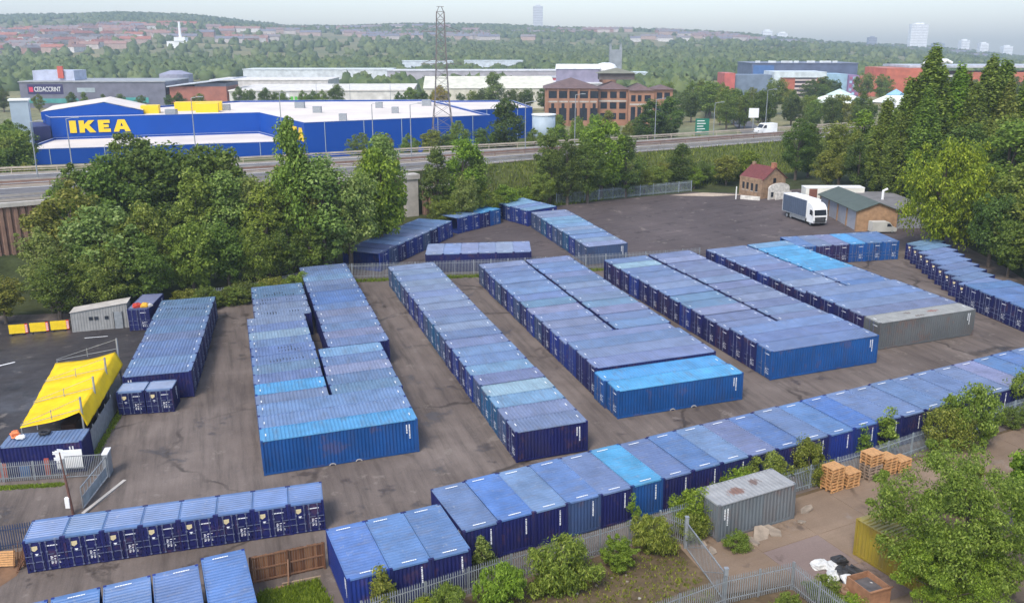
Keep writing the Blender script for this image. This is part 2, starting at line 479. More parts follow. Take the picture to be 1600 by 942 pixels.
comp = sheet('compound_pavement', [(10.6,54.4),(12.7,48.0),(17,48.9),(18.9,44.2),(21,38),(52,36),(56,76.6),(42.4,70.0)], 0.018, M['slabs'])
# the concrete was poured in bays: every bay its own slab, a little out of level with its neighbours
def in_poly(x, y, poly):
    c = False
    for i in range(len(poly)):
        (x0, y0), (x1, y1) = poly[i], poly[i - 1]
        if (y0 > y) != (y1 > y) and x < (x1 - x0) * (y - y0) / (y1 - y0) + x0: c = not c
    return c
rs0 = random.Random(8)
ca_, sa_ = math.cos(R(25.5)), math.sin(R(25.5))
for i in range(-2, 9):
    for j in range(-4, 5):
        w_, h_ = 4.6, 3.7
        cs_ = [(i * w_ + a * (w_ / 2 - .03), j * h_ + c * (h_ / 2 - .03)) for a, c in ((-1, -1), (1, -1), (1, 1), (-1, 1))]
        cs_ = [(17.5 + a * ca_ - c * sa_, 55.0 + a * sa_ + c * ca_) for a, c in cs_]
        if all(in_poly(x, y, comp_poly) for x, y in cs_):
            b = MB(); dz_ = .030 + rs0.uniform(0, .012)
            top = [(x, y, gz(x, y) + dz_) for x, y in cs_]; b.poly(top)
            for k in range(4):
                a, c = top[k], top[(k + 1) % 4]; b.poly([(a[0], a[1], a[2] - .05), (c[0], c[1], c[2] - .05), c, a])
            b.build('slab', M['slab2'] if rs0.random() < .25 else M['slabs'], comp)

sheet('bare_soil', [(-44,38),(-33.6,46.5),(-31.7,51.4),(-32.2,54.4),(-44,52)], 0.018, mat('brown_soil', (0.155,0.085,0.045), .95, .4, .8, bmp=.5))
sheet('painted_line', [(-56.0,86.9),(-52.2,90.4),(-52.0,90.25),(-55.8,86.7)], 0.024, M['white'])
sheet('painted_line', [(-48.0,97.6),(-45.6,98.1),(-45.6,97.95),(-48.0,97.45)], 0.024, M['white'])
# ================================================================ SHIPPING CONTAINERS
def corr(a0, a1, pitch, depth):
    """trapezoid corrugation profile: list of (along, out)"""
    n = max(1, int(round((a1 - a0) / pitch))); p = (a1 - a0) / n
    out = []
    for i in range(n):
        s = a0 + i * p
        out += [(s, 0), (s + p * .30, 0), (s + p * .5, -depth), (s + p * .80, -depth)]
    out.append((a1, 0))
    return out
CM = {}
def container_meshes(key, L, W, H):
    g = {}
    e = 0.12
    b = MB()   # frame: posts, rails, corner castings
    for sx in (-1, 1):
        for sy in (-1, 1):
            x1, y1 = sx * L / 2, sy * W / 2
            x0, y0 = x1 - sx * .15, y1 - sy * .13
            b.box(min(x0,x1), min(y0,y1), 0.118, max(x0,x1), max(y0,y1), H - .118)
            for z in (0, H - .118):
                b.box(min(x1, x1 - sx*.178) - .004, min(y1, y1 - sy*.162) - .004, z, max(x1, x1 - sx*.178) + .004, max(y1, y1 - sy*.162) + .004, z + .118)
    for sy in (-1, 1):
        y1 = sy * (W / 2 - .01); y0 = y1 - sy * .10
        b.box(-L/2 + .18, min(y0,y1), .02, L/2 - .18, max(y0,y1), .17)
    for sx in (-1, 1):
        x1 = sx * (L / 2 - .01); x0 = x1 - sx * .10
        b.box(min(x0,x1), -W/2 + .17, .02, max(x0,x1), W/2 - .17, .17)
    b.box(-L/2 + .16, -W/2 + .12, .10, L/2 - .16, W/2 - .12, .14)
    g['frame'] = b.mesh('frame', M['wall_paint'])
    b = MB()   # side wall (on +y), mirrored by rotation
    pr = corr(-L/2 + .14, L/2 - .14, .278, .05)
    for (a, d), (a2, d2) in zip(pr, pr[1:]):
        b.poly([(a, W/2 - .03 + d, .16), (a2, W/2 - .03 + d2, .16), (a2, W/2 - .03 + d2, H - .07), (a, W/2 - .03 + d, H - .07)][::-1])
    g['side_panel'] = b.mesh('side_panel', M['wall_paint'])
    b = MB()
    pr = corr(-W/2 + .12, W/2 - .12, .25, .045)
    for (a, d), (a2, d2) in zip(pr, pr[1:]):
        b.poly([(L/2 - .03 + d, a, .16), (L/2 - .03 + d2, a2, .16), (L/2 - .03 + d2, a2, H - .12), (L/2 - .03 + d, a, H - .12)])
    g['end_panel'] = b.mesh('end_panel', M['wall_paint'])
    b = MB()   # roof sheet with cross ribs
    pr = corr(-L/2 + .30, L/2 - .30, .30 if L > 4 else .27, .06)
    zt = H - .010
    for sy in (-1, 1):
        y1 = sy * (W / 2 - .008); y0 = y1 - sy * .06
        b.box(-L/2 + .18, min(y0,y1), H - .075, L/2 - .18, max(y0,y1), H - .006)
    for sx in (-1, 1):
        x1 = sx * (L / 2 - .01); x0 = x1 - sx * .085
        b.box(min(x0,x1), -W/2 + .17, H - .125, max(x0,x1), W/2 - .17, H - .006)
    b.poly([(-L/2 + .10, -W/2 + .05, zt), (-L/2 + .30, -W/2 + .05, zt), (-L/2 + .30, W/2 - .05, zt), (-L/2 + .10, W/2 - .05, zt)])
    b.poly([(L/2 - .30, -W/2 + .05, zt), (L/2 - .10, -W/2 + .05, zt), (L/2 - .10, W/2 - .05, zt), (L/2 - .30, W/2 - .05, zt)])
    for (a, d), (a2, d2) in zip(pr, pr[1:]):
        b.poly([(a, -W/2 + .05, zt + d), (a2, -W/2 + .05, zt + d2), (a2, W/2 - .05, zt + d2), (a, W/2 - .05, zt + d)])
    g['roof'] = b.mesh('roof', M['roof_paint'])
    # door leaf, hinge on the outer edge, pressed panels
    dw = (W - .30) / 2
    b = MB()
    z0, z1 = .19, H - .15
    nb = 4
    hh = (z1 - z0) / nb
    b.box(-L/2 + .03, 0.006, z0, -L/2 + .065, dw - .006, z1)
    for k in range(nb):
        b.box(-L/2 + .006, .05, z0 + hh * k + .05, -L/2 + .0302, dw - .05, z0 + hh * (k + 1) - .05)
    for k in range(4):
        zz = z0 + .2 + k * (z1 - z0 - .4) / 3
        b.box(-L/2 - .012, dw - .06, zz - .05, -L/2 + .0303, dw + .02, zz + .05)
    g['door'] = b.mesh('door', M['wall_paint'])
    b = MB()
    for zz in (z0 + .55, z0 + 1.0): b.box(-L/2 - .06, -.01, zz - .02, -L/2 - .03, .40, zz + .02)
    b.tube([(-L/2 - .03, 0, .12), (-L/2 - .03, 0, H - .08)], .026, 6)
    for zz in (.14, .7, 1.4, H - .18): b.box(-L/2 - .055, -.06, zz - .04, -L/2 + .0304, .06, zz + .04)
    g['locking_bar'] = b.mesh('locking_bar', M['bar'])
    b = MB()   # short white number at the roof end
    for i in range(3):
        b.box(-L/2 + .40, -.2 + i * .15, H - .006, -L/2 + .49, -.2 + i * .15 + .12, H - .001)
    g['roof_number_short'] = b.mesh('roof_number', M['white_mark'])
    b = MB()   # white number strip near each roof end
    rr = random.Random(5)
    for i in range(7):
        a = -.45 + i * .13
        b.box(-L/2 + .36, a, H - .006, -L/2 + .36 + .09, a + rr.uniform(.08, .12), H - .001)
    g['roof_number'] = b.mesh('roof_number', M['white_mark'])
    b = MB()   # vertical serial on the side wall
    for r_, n in ((0, 11), (1, 7)):
        for i in range(n):
            zz = H - .45 - i * .115
            b.box(-.05 + r_ * .22, W/2 - .026, zz, .05 + r_ * .22, W/2 - .018, zz + rr.uniform(.06, .09))
    g['side_number'] = b.mesh('side_number', M['white_mark'])
    b = MB()   # vertical serial on the blank end wall
    for i in range(9):
        zz = H - .42 - i * .13
        b.box(L/2 - .026, W/2 - .62, zz, L/2 - .018, W/2 - .53, zz + rr.uniform(.07, .115))
    g['end_number'] = b.mesh('end_number', M['white_mark'])
    b = MB()   # lettering of the right-hand door leaf
    for i in range(8):
        b.box(-L/2 - .002, .12 + i * .09, z1 - .36, -L/2 + .0055, .12 + i * .09 + rr.uniform(.05, .08), z1 - .29)
    for r_ in range(7):
        for c_ in range(3):
            if rr.random() < .85:
                b.box(-L/2 - .002, .30 + c_ * .2, .45 + r_ * .085, -L/2 + .0055, .30 + c_ * .2 + rr.uniform(.08, .17), .45 + r_ * .085 + .045)
    g['door_lettering'] = b.mesh('door_lettering', M['white_mark'])
    b = MB()   # pentagonal shield and the small triangle under it
    sh = [(-.20, .17), (.20, .17), (.20, -.06), (0, -.2), (-.20, -.06)]
    b.slab([(a, c) for a, c in sh][::-1], (-L/2 - .003, dw * .55, z1 - .42), (0, 1, 0), (0, 0, 1), (1, 0, 0), .008)
    g['shield'] = b.mesh('shield', M['cream_mark'])
    b = MB()
    b.slab([(-.11, .08), (0, -.12), (.11, .08)], (-L/2 - .003, dw * .45, z1 - .88), (0, 1, 0), (0, 0, 1), (1, 0, 0), .008)
    g['warning_triangle'] = b.mesh('warning_triangle', M['white_mark'])
    CM[key] = (g, L, W, H)
container_meshes('20', 6.058, 2.438, 2.591)
container_meshes('40', 12.19, 2.438, 2.591)
container_meshes('40h', 12.19, 2.438, 2.896)
container_meshes('20h', 6.058, 2.438, 2.72)
container_meshes('8', 2.80, 2.30, 2.26)
container_meshes('8b', 2.40, 2.36, 2.20)

M['puddle'] = mat('standing_water', (0.03,0.035,0.06), 0.12, 0.3, 3)
# paint colours (base colours, not lit ones)
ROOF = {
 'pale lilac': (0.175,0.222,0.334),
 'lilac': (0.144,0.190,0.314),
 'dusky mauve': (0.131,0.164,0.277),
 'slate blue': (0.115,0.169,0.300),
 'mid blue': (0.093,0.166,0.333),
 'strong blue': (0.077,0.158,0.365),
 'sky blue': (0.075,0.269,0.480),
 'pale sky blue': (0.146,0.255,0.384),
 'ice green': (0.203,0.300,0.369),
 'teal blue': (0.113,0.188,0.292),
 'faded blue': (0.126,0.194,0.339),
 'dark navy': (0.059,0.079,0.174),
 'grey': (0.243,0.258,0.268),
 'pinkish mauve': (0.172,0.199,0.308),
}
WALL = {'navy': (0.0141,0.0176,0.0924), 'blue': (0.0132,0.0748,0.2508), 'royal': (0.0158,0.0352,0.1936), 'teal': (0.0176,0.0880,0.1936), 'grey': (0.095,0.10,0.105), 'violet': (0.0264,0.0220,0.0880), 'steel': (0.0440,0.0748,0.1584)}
rng = random.Random(11)
N_CONT = [0]
def jit(c, k=0.10, r=rng):
    f = 1 + r.uniform(-k, k)
    return tuple(max(0.003, x * f * (1 + r.uniform(-.04, .04))) for x in c)
def container(key, cx, cy, yaw, wall, roof, label, group, sides=(True, True), bars=1, shield=False, number=True, dz=0.0, marks=True, zs=1.0, scale=None, wallmat=None, roofmat=None, tilt=0.0, endmark=False, puddle=0):
    """door end is local -x; yaw (degrees) turns local +x"""
    g, L, W, H = CM[key]
    t = empty('shipping_container', (cx, cy, gz(cx, cy) + 0.03 + dz), R(yaw + tilt), scale, True)
    tag(t, label, 'container', group)
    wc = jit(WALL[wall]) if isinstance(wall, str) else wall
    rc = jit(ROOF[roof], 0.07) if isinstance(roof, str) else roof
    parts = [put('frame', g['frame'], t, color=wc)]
    if sides[0]: parts.append(put('side_panel', g['side_panel'], t, color=wc))
    if sides[1]: parts.append(put('side_panel', g['side_panel'], t, rot=(0, 0, math.pi), color=wc))
    parts.append(put('end_panel', g['end_panel'], t, color=wc))
    ro = put('roof', g['roof'], t, color=rc)
    if number:
        rn = g['roof_number' if endmark else 'roof_number_short']; tag(put('roof_number', rn, ro, loc=(0, rng.uniform(-.35, .35), 0)), kind='stuff')
        tag(put('roof_number', rn, ro, rot=(0, 0, math.pi)), kind='stuff')
    dw = (W - .30) / 2
    for s in (1, -1):
        d = put('door', g['door'], t, color=wc)
        if s < 0: d.scale = (1, -1, 1)
        parts.append(d)
        offs = {0: (), 1: (.30,), 2: (.16, .72)}[bars]
        for o_ in offs:
            put('locking_bar', g['locking_bar'], d, loc=(0, o_, 0))
        if marks and s < 0 and not shield: tag(put('door_lettering', g['door_lettering'], d), kind='stuff')
        if shield:
            if s > 0:
                put('shield', g['shield'], d); put('warning_triangle', g['warning_triangle'], d)
            else: tag(put('door_lettering', g['door_lettering'], d), kind='stuff')
    if marks and (sides[0] or sides[1]):
        for s in (0, 1):
            if sides[s]:
                sp = put('side_number', g['side_number'], t, loc=(L/2 - .75, 0, 0) if s == 0 else (-(L/2 - .75), 0, 0) if False else (0, 0, 0))
                tag(sp, kind='stuff')
                if s == 0: sp.location = (L/2 - .7, 0, 0)
                else:
                    sp.rotation_euler = (0, 0, math.pi); sp.location = (L/2 - .7, 0, 0)
    if puddle:
        r3 = random.Random(puddle); b = MB(); n_ = max(1, int(round((L - .6) / .30))); p_ = (L - .6) / n_
        for q_ in range(3):
            i0 = r3.randint(1, n_ - 7); y0 = r3.uniform(-.8, .6)
            for k in range(r3.randint(3, 6)):
                x0 = -L/2 + .30 + (i0 + k) * p_ + p_ * .52; ln = r3.uniform(.15, .75)
                b.poly([(x0, y0 - ln/2, H - .064), (x0 + p_ * .26, y0 - ln/2, H - .064), (x0 + p_ * .26, y0 + ln/2, H - .064), (x0, y0 + ln/2, H - .064)])
        tag(b.build('puddle', M['puddle'], ro), kind='stuff')
    if endmark: tag(put('end_number', g['end_number'], t), kind='stuff')
    if wallmat or roofmat:
        for p_ in parts + [ro]:
            mt = roofmat if p_ is ro else wallmat
            if mt:
                p_.material_slots[0].link = 'OBJECT'; p_.material_slots[0].material = mt
    N_CONT[0] += 1
    return t
def unit(deg): return np.array([math.cos(R(deg)), math.sin(R(deg))])
def file_of(key, origin, row_deg, n, door, cols, walls, desc, group, pitch=None, start=0, keylist=None, u0=0.0, near='near', label_fn=None, ends=(True, True), pud=(), **kw):
    """a file of containers side by side. origin: near-left plan corner; row_deg: direction in which the file runs away;
    the containers lie across, from origin towards the right of that direction. door: 'left' or 'right' end"""
    d = unit(row_deg); u = unit(row_deg - 90)
    L, W = CM[key][1], CM[key][2]
    pitch = pitch or 2.46
    o = np.array(origin, float) + u * u0
    for i in range(n):
        j = rng.uniform(-.05, .05)
        c = o + d * (pitch * i + W / 2) + u * (L / 2 + j)
        yaw = row_deg - 90 if door == 'left' else row_deg + 90
        roof = cols[i % len(cols)]; wall = walls[i % len(walls)]
        lab = f"{roof} roofed container, {ORD[i + start]} from the {near} end of {desc}"
        sd = (i == n - 1 and ends[1], i == 0 and ends[0]) if door == 'left' else (i == 0 and ends[0], i == n - 1 and ends[1])
        container(key, c[0], c[1], yaw + rng.uniform(-.25, .25), wall, roof, lab, group, sides=sd, puddle=(17 * i + 3 if i in pud else 0), dz=rng.choice((0, 0, 0, .03, .05)), **kw)
def pick(seed, n, names):
    r = random.Random(seed); return [r.choice(names) for _ in range(n)]
LIL = ['lilac','pale lilac','slate blue','lilac','faded blue','pale lilac']
NAVY = ['navy','navy','royal','navy']

# A: file beside the yellow canopy, two small units at its near end
gA = 'containers in the row beside the yellow canopy'
dA = 102.1
file_of('20', (-35.72,78.75), dA, 10, 'right', ['faded blue','faded blue','slate blue','faded blue','dusky mauve','faded blue','slate blue','teal blue','teal blue','teal blue'], ['navy'], 'the row beside the yellow canopy', gA, 2.445, pud=(8,))
for k in range(2):
    c = np.array((-35.26, 76.05)) + unit(7.5) * (1.2 + 2.44 * k) + unit(97.5) * 1.2
    container('8b', c[0], c[1], 97.5, 'navy', 'slate blue', ('small navy container with a shield on its door, beside the yellow canopy', 'small navy shielded container, the one farther from the yellow canopy')[k], 'two small units before the row by the canopy', bars=2, shield=True, number=False)

# B: notched block
gB = 'containers of the notched block'
dB = 107.2
oB = np.array((-19.13, 64.12))
uB = unit(dB - 90); vB = unit(dB)
for i, (wl_, rf) in enumerate((('blue','sky blue'), ('royal','faded blue'), ('navy','faded blue'))):
    c = oB + vB * (2.47 * i + 1.22) + uB * 6.1
    container('40h', c[0], c[1], dB - 90, wl_, rf, f"long {rf} roofed container, {ORD[i]} from the near end of the notched block", gB, sides=(i == 2, i == 0), marks=True)
o2 = oB + vB * 7.45
file_of('20h', o2, dB, 10, 'left', ['dusky mauve','sky blue','slate blue','teal blue','slate blue','slate blue','faded blue','ice green','slate blue','pale lilac'], ['royal','blue','navy'], "the notched block's outer file", gB, 2.465, 3, pud=(4, 5))
file_of('20', oB + vB * 32.3 + uB * 0.75, dB, 5, 'left', ['pale lilac','pale lilac','lilac','teal blue','teal blue'], ['navy'], "the dented group past the notch", gB, 2.6, pud=(0, 2, 3))
file_of('20h', o2, dB, 5, 'right', ['teal blue','slate blue','pinkish mauve','slate blue','pale sky blue'], ['royal','navy'], "the notched block's inner file", gB, 2.47, 3, u0=6.30)
# B2: file behind the notch
gB2 = 'containers in the file behind the notch'
file_of('20', (-18.05, 85.6), 107.6, 13, 'right', ['slate blue','pinkish mauve','faded blue','lilac','pinkish mauve','faded blue','mid blue','mid blue','slate blue','lilac','pale sky blue','faded blue','slate blue'], ['navy'], "the file behind the notch", gB2, 2.49)

# C: long single row
gC = 'containers in the long single row'
file_of('20', (0.38, 65.4), 108.1, 21, 'left', ['dusky mauve','dusky mauve','pale sky blue','ice green','dusky mauve','pale sky blue','faded blue','faded blue','lilac','slate blue','pale lilac','lilac','lilac','pale lilac','pale lilac','lilac','pale lilac','pale lilac','lilac','pale lilac','pale lilac'], ['navy','steel','teal','teal','steel','royal','navy','royal'], "the long single row", gC, 2.525)

# D: wide block whose near end is bright blue
gD = 'containers of the block with the bright blue end'
dD = 107.4
oD = np.array((9.12, 73.15)); uD = unit(dD - 90); vD = unit(dD)
Dn = [('40','blue','sky blue'),('40','blue','sky blue'),('40h','navy','lilac'),('40h','navy','lilac'),('40h','royal','slate blue'),('40','royal','lilac')]
for i, (k_, wl_, rf) in enumerate(Dn):
    c = oD + vD * (2.48 * i + 1.22) + uD * (6.1 - (0.18 if i == 1 else 0))
    container(k_, c[0], c[1], dD - 90, wl_, rf, f"long {rf} roofed container, {ORD[i]} from the bright blue end of its block", gD, sides=(False, i in (0, 1, 2)), marks=(i in (0, 1, 2)))
o2 = oD + vD * (2.48 * 6 + .05)
file_of('20', o2, dD, 12, 'left', ['dusky mauve','pinkish mauve','lilac','pinkish mauve','teal blue','slate blue','faded blue','slate blue','faded blue','slate blue','slate blue','pale lilac'], ['royal','navy','steel'], "the bright-ended block's left file", gD, 2.50, 6)
file_of('20', o2, dD, 12, 'right', ['faded blue','slate blue','pinkish mauve','teal blue','lilac','lilac','pale lilac','slate blue','lilac','faded blue','slate blue','lilac'], ['navy'], "the bright-ended block's right file", gD, 2.50, 6, u0=6.42)

# E: block with the mid-blue end wall
gE = 'containers of the block with the plain blue end wall'
dE = 108.9
oE = np.array((24.42, 81.1)); uE = unit(dE - 90); vE = unit(dE)
for i, (wl_, rf) in enumerate((('blue','slate blue'), ('navy','slate blue'), ('navy','faded blue'))):
    c = oE + vE * (2.49 * i + 1.22) + uE * 6.1
    container('40h', c[0], c[1], dE - 90, wl_, rf, f"long {rf} roofed container, {ORD[i]} from the plain blue end of its block", gE, sides=(i == 2, i == 0), marks=True)
o2 = oE + vE * (2.49 * 3 + .05)
file_of('20', o2, dE, 12, 'left', ['dusky mauve','dusky mauve','pinkish mauve','teal blue','teal blue','faded blue','lilac','lilac','slate blue','slate blue','ice green','slate blue'], ['violet','navy','navy','royal','navy'], "the blue-ended block's left file", gE, 2.545, 3)
file_of('20', o2, dE, 12, 'right', ['dusky mauve','lilac','dusky mauve','pinkish mauve','dusky mauve','dusky mauve','lilac','dusky mauve','dusky mauve','dusky mauve','pinkish mauve','dusky mauve'], ['navy'], "the blue-ended block's right file", gE, 2.545, 3, u0=6.5)

# F: block ending in a grey container
gF = 'containers of the block ending in a grey one'
dF = 108.6
oF = np.array((37.42, 88.55)); uF = unit(dF - 90); vF = unit(dF)
for i, (wl_, rf) in enumerate((('grey','grey'), ('violet','dusky mauve'), ('navy','lilac'), ('navy','faded blue'), ('navy','lilac'))):
    c = oF + vF * (2.47 * i + 1.22) + uF * 6.1
    lb = 'long weathered grey container with a rust patch, end of its block' if i == 0 else f"long {rf} roofed container, {ORD[i]} from the grey end of its block"
    container('40h', c[0], c[1], dF - 90, wl_, (0.26,0.265,0.255) if i == 0 else rf, lb, gF, sides=(i == 4, i == 0), wallmat=M['wall_rust'] if i == 0 else None, roofmat=M['roof_rust_long'] if i == 0 else None)
o2 = oF + vF * (2.47 * 5 + .05)
file_of('20', o2, dF, 9, 'left', ['lilac','pale lilac','slate blue','slate blue','dusky mauve','lilac','slate blue','pale lilac','lilac'], ['navy','violet','navy','royal'], "the grey-ended block's left file", gF, 2.46, 5)
file_of('20', o2, dF, 9, 'right', ['mid blue','faded blue','lilac','sky blue','sky blue','sky blue','sky blue','sky blue','pale sky blue'], ['navy','navy','blue'], "the grey-ended block's right file", gF, 2.46, 5, u0=6.4)

# G: short row behind the middle fence, seen from its back
gG = 'containers in the short row behind the middle fence'
for i in range(6):
    c = np.array((-11.8, 121.95)) + unit(1.5) * (2.42 * i + 1.2) + unit(91.5) * 3.0
    container('20', c[0], c[1], -88.5, 'navy', ('lilac','faded blue','lilac','lilac','pale lilac','lilac')[i], f"navy container, {ORD[i]} from the trees in the short row behind the middle fence", gG, sides=(i == 5, i == 0), bars=0, marks=False)
# H: bent row under the trees
gH = 'containers in the bent row under the trees'
def right_file(o, deg, n, cols, walls, desc, group, start, pitch=2.45, **kw):
    """file whose door ends lie on the line from o along deg, bodies to its left"""
    d = unit(deg); u = unit(deg + 90)
    for i in range(n):
        c = np.array(o) + d * (pitch * i + 1.22) + u * 3.03
        container('20', c[0], c[1], deg + 90, walls[i % len(walls)], cols[i % len(cols)], f"{cols[i % len(cols)]} roofed container, {ORD[i + start]} from the fence end of {desc}", group, sides=(i == n - 1, i == 0), dz=rng.choice((0, .04)), **kw)
right_file((-18.2, 122.9), 66.6, 9, ['dark navy','dark navy','slate blue','slate blue','dusky mauve','lilac','slate blue','faded blue','faded blue'], ['royal','steel','navy','royal'], 'the bent row under the trees', gH, 0)
right_file((-8.7, 144.9), 46, 4, ['faded blue','teal blue','sky blue','sky blue'], ['royal','royal','navy','blue'], 'the bent row under the trees', gH, 9)
# I: row towards the back fence
gI = 'containers in the row leading to the back fence'
file_of('20', (10.5, 124.1), 106.7, 10, 'left', ['pale lilac','pale lilac','faded blue','faded blue','pale lilac','pale sky blue','pale sky blue','pale sky blue','pale lilac','pinkish mauve'], ['steel','steel','royal','teal'], 'the back fence row', gI, 2.55)
file_of('20', (2.6, 149.3), 124.5, 4, 'left', ['pale sky blue','faded blue','pale sky blue','pale sky blue'], ['royal'], 'the back fence row', gI, 2.46, 10)
# J: row of doors facing the yard
gJ = 'containers in the row before the lorry park'
Jc = [('blue','mid blue'),('violet','dusky mauve'),('violet','dusky mauve'),('blue','sky blue'),('blue','mid blue'),('blue','mid blue')]
for i in range(6):
    c = np.array((39.1, 121.5)) + unit(8.5) * (2.44 * i + 1.22) + unit(98.5) * 3.03
    container('20', c[0], c[1], 98.5, Jc[i][0], Jc[i][1], f"{Jc[i][1]} roofed container, {ORD[i]} from the open end of the lorry park row", gJ, sides=(i == 5, i == 0), bars=2)
# K: stepped row under the tall trees
gK = 'navy containers stepped along the far side'
for i in range(9):
    c = np.array((54.3, 123.6)) + (np.array((52.25, 103.9)) - np.array((54.3, 123.6))) * i / 8.0 + unit(30) * 3.0 + unit(-60) * 1.1
    container('20', c[0], c[1], 30, 'navy', 'slate blue' if i > 1 else 'teal blue', f"navy container with a shield, {ORD[i]} from the far end of the stepped row", gK, sides=(True, True), bars=2, shield=True, number=False, marks=False, scale=(.90, .90, .86))
for i in range(6):
    c = np.array((52.75, 101.3)) + unit(-77) * (2.38 * i) + unit(13) * 3.03
    container('20', c[0], c[1], 13, 'navy', 'mid blue', f"navy container, {ORD[i]} from the stepped row along the far edge of the yard", gK, sides=(i == 5, i == 0), bars=2, number=False)
# L: row along the front fence
gL = 'containers in the long row along the front fence'
L1c = ['strong blue','mid blue','mid blue']
for i in range(3):
    c = np.array((-11.78, 51.95)) + unit(22.8) * (2.55 * i + 1.24) - unit(112.8) * 3.03
    container('20', c[0], c[1], 112.8 + 180, 'royal' if i == 0 else 'navy', L1c[i], f"{L1c[i]} roofed container, {ORD[i]} from the wooden fence", 'three containers beside the wooden fence', sides=(i == 2, i == 0), endmark=True, scale=(1, 1.038, 1))
Lc = ['slate blue','strong blue','faded blue','mid blue','slate blue','sky blue','slate blue','mid blue','faded blue','dusky mauve','mid blue','slate blue','mid blue','strong blue','slate blue','slate blue','slate blue','slate blue','slate blue','lilac','pinkish mauve','mid blue','mid blue','slate blue','mid blue','faded blue','mid blue']
for i in range(27):
    c = np.array((-5.54, 56.85)) + unit(24.7) * (2.49 * i + 1.24) - unit(114.7) * 3.03
    wl_ = 'blue' if Lc[i] == 'sky blue' else ('steel' if i == 3 else ('royal' if i in (12, 13) else 'navy'))
    container('20', c[0], c[1], 114.7 + 180, wl_, Lc[i], f"{Lc[i]} roofed container, {ORD[i]} along the front fence from the row's stepped end", gL, sides=(i == 26, i == 0), bars=1, dz=rng.choice((0, .03, .06)), endmark=True, scale=(1, 1.016, 1))
# M: eight small units with shields
gM = 'small navy containers with shields in the front row'
for i in range(8):
    c = np.array((-31.04, 51.62)) + unit(14.0) * (2.354 * i + 1.15) + unit(104.0) * 1.4
    container('8', c[0], c[1], 104.0, 'navy', 'mid blue', f"small navy container with a shield, {ORD[i]} from the pallet end of the front row", gM, sides=(True, True), bars=2, shield=True, number=False, marks=False, scale=(1, 1.02, 1))
# N: five at the lower edge
gN = 'containers at the lower edge of the yard'
for i, (x, y) in enumerate(((-28.5,44.15),(-26.0,45.25),(-23.5,46.32),(-21.05,47.38),(-18.72,48.95))):
    c = np.array((x, y)) + unit(22.5) * 1.22 - unit(112.5) * 3.03
    container('20', c[0], c[1], 112.5 + 180, 'royal', ('strong blue','strong blue','mid blue','mid blue','strong blue')[i], f"blue roofed container at the lower edge, {ORD[4 - i]} from the wooden fence", gN, sides=(i == 4, i == 0), endmark=True, scale=(1, 1.05, 1))
# single ones
c = np.array((13.58, 53.68)) + unit(25.3) * 3.24 + unit(115.3) * 1.28
container('20', c[0], c[1], 25.3 + 180, (0.125,0.145,0.16), (0.28,0.285,0.29), 'old grey container with two rust patches standing alone by the pallets', None, sides=(True, True), wallmat=M['wall_rust'], roofmat=M['roof_rust_small'], scale=(1.07, 1.05, 1.03), number=False)
c = np.array((-33.5, 65.45)) - unit(9) * 3.03 + unit(99) * 1.3
container('20', c[0], c[1], 9, 'navy', 'slate blue', 'dark blue container with a white panel standing behind the palisade fence', None, number=False)
c = np.array((-43.8, 99.6)) + unit(5) * 1.3 + unit(95) * 3.03
container('20', c[0], c[1], 95, 'navy', 'dark navy', 'dark blue container under the trees with bright bags on it', None, bars=2, number=False)
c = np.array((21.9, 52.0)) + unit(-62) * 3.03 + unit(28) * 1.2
container('20', c[0], c[1], -62, (0.27,0.20,0.022), (0.30,0.24,0.05), 'yellow corrugated container half hidden by the big leafy tree', None, number=False, marks=False, wallmat=M['wall_rust'])  # yellow darkened to olive: the shade it stands in is put into the colour

# pale rims of the fork pockets along the foot of two end walls
def fork_pockets(o_, deg, L_=12.19):
    u_ = unit(deg - 90); n_ = -unit(deg)
    for k, f in enumerate((.43, .60)):
        p = np.array(o_) + u_ * (L_ * f) + n_ * .03
        b = MB(); arc_ = [(.27 * math.cos(a), .20 * math.sin(a)) for a in np.linspace(0, math.pi, 9)] + [(.19 * math.cos(a), .12 * math.sin(a)) for a in np.linspace(math.pi, 0, 9)]
        b.slab(arc_, (0, 0, 0), (u_[0], u_[1], 0), (0, 0, 1), (n_[0], n_[1], 0), .03)
        yield b, p
def add_pockets(o_, deg):
    best = min((x for x in COL.objects if x.name.startswith('shipping_container')), key=lambda x: (x.location.x - (o_[0] + unit(deg - 90)[0] * 6.1 + unit(deg)[0] * 1.22)) ** 2 + (x.location.y - (o_[1] + unit(deg - 90)[1] * 6.1 + unit(deg)[1] * 1.22)) ** 2)
    bpy.context.view_layer.update()
    for b, p in fork_pockets(o_, deg):
        o = b.build('fork_pocket', M['concrete'], best); o.matrix_parent_inverse = best.matrix_world.inverted(); o.location = (p[0], p[1], gz(p[0], p[1]) + .05)
add_pockets(oB, dB); add_pockets(oD, dD)
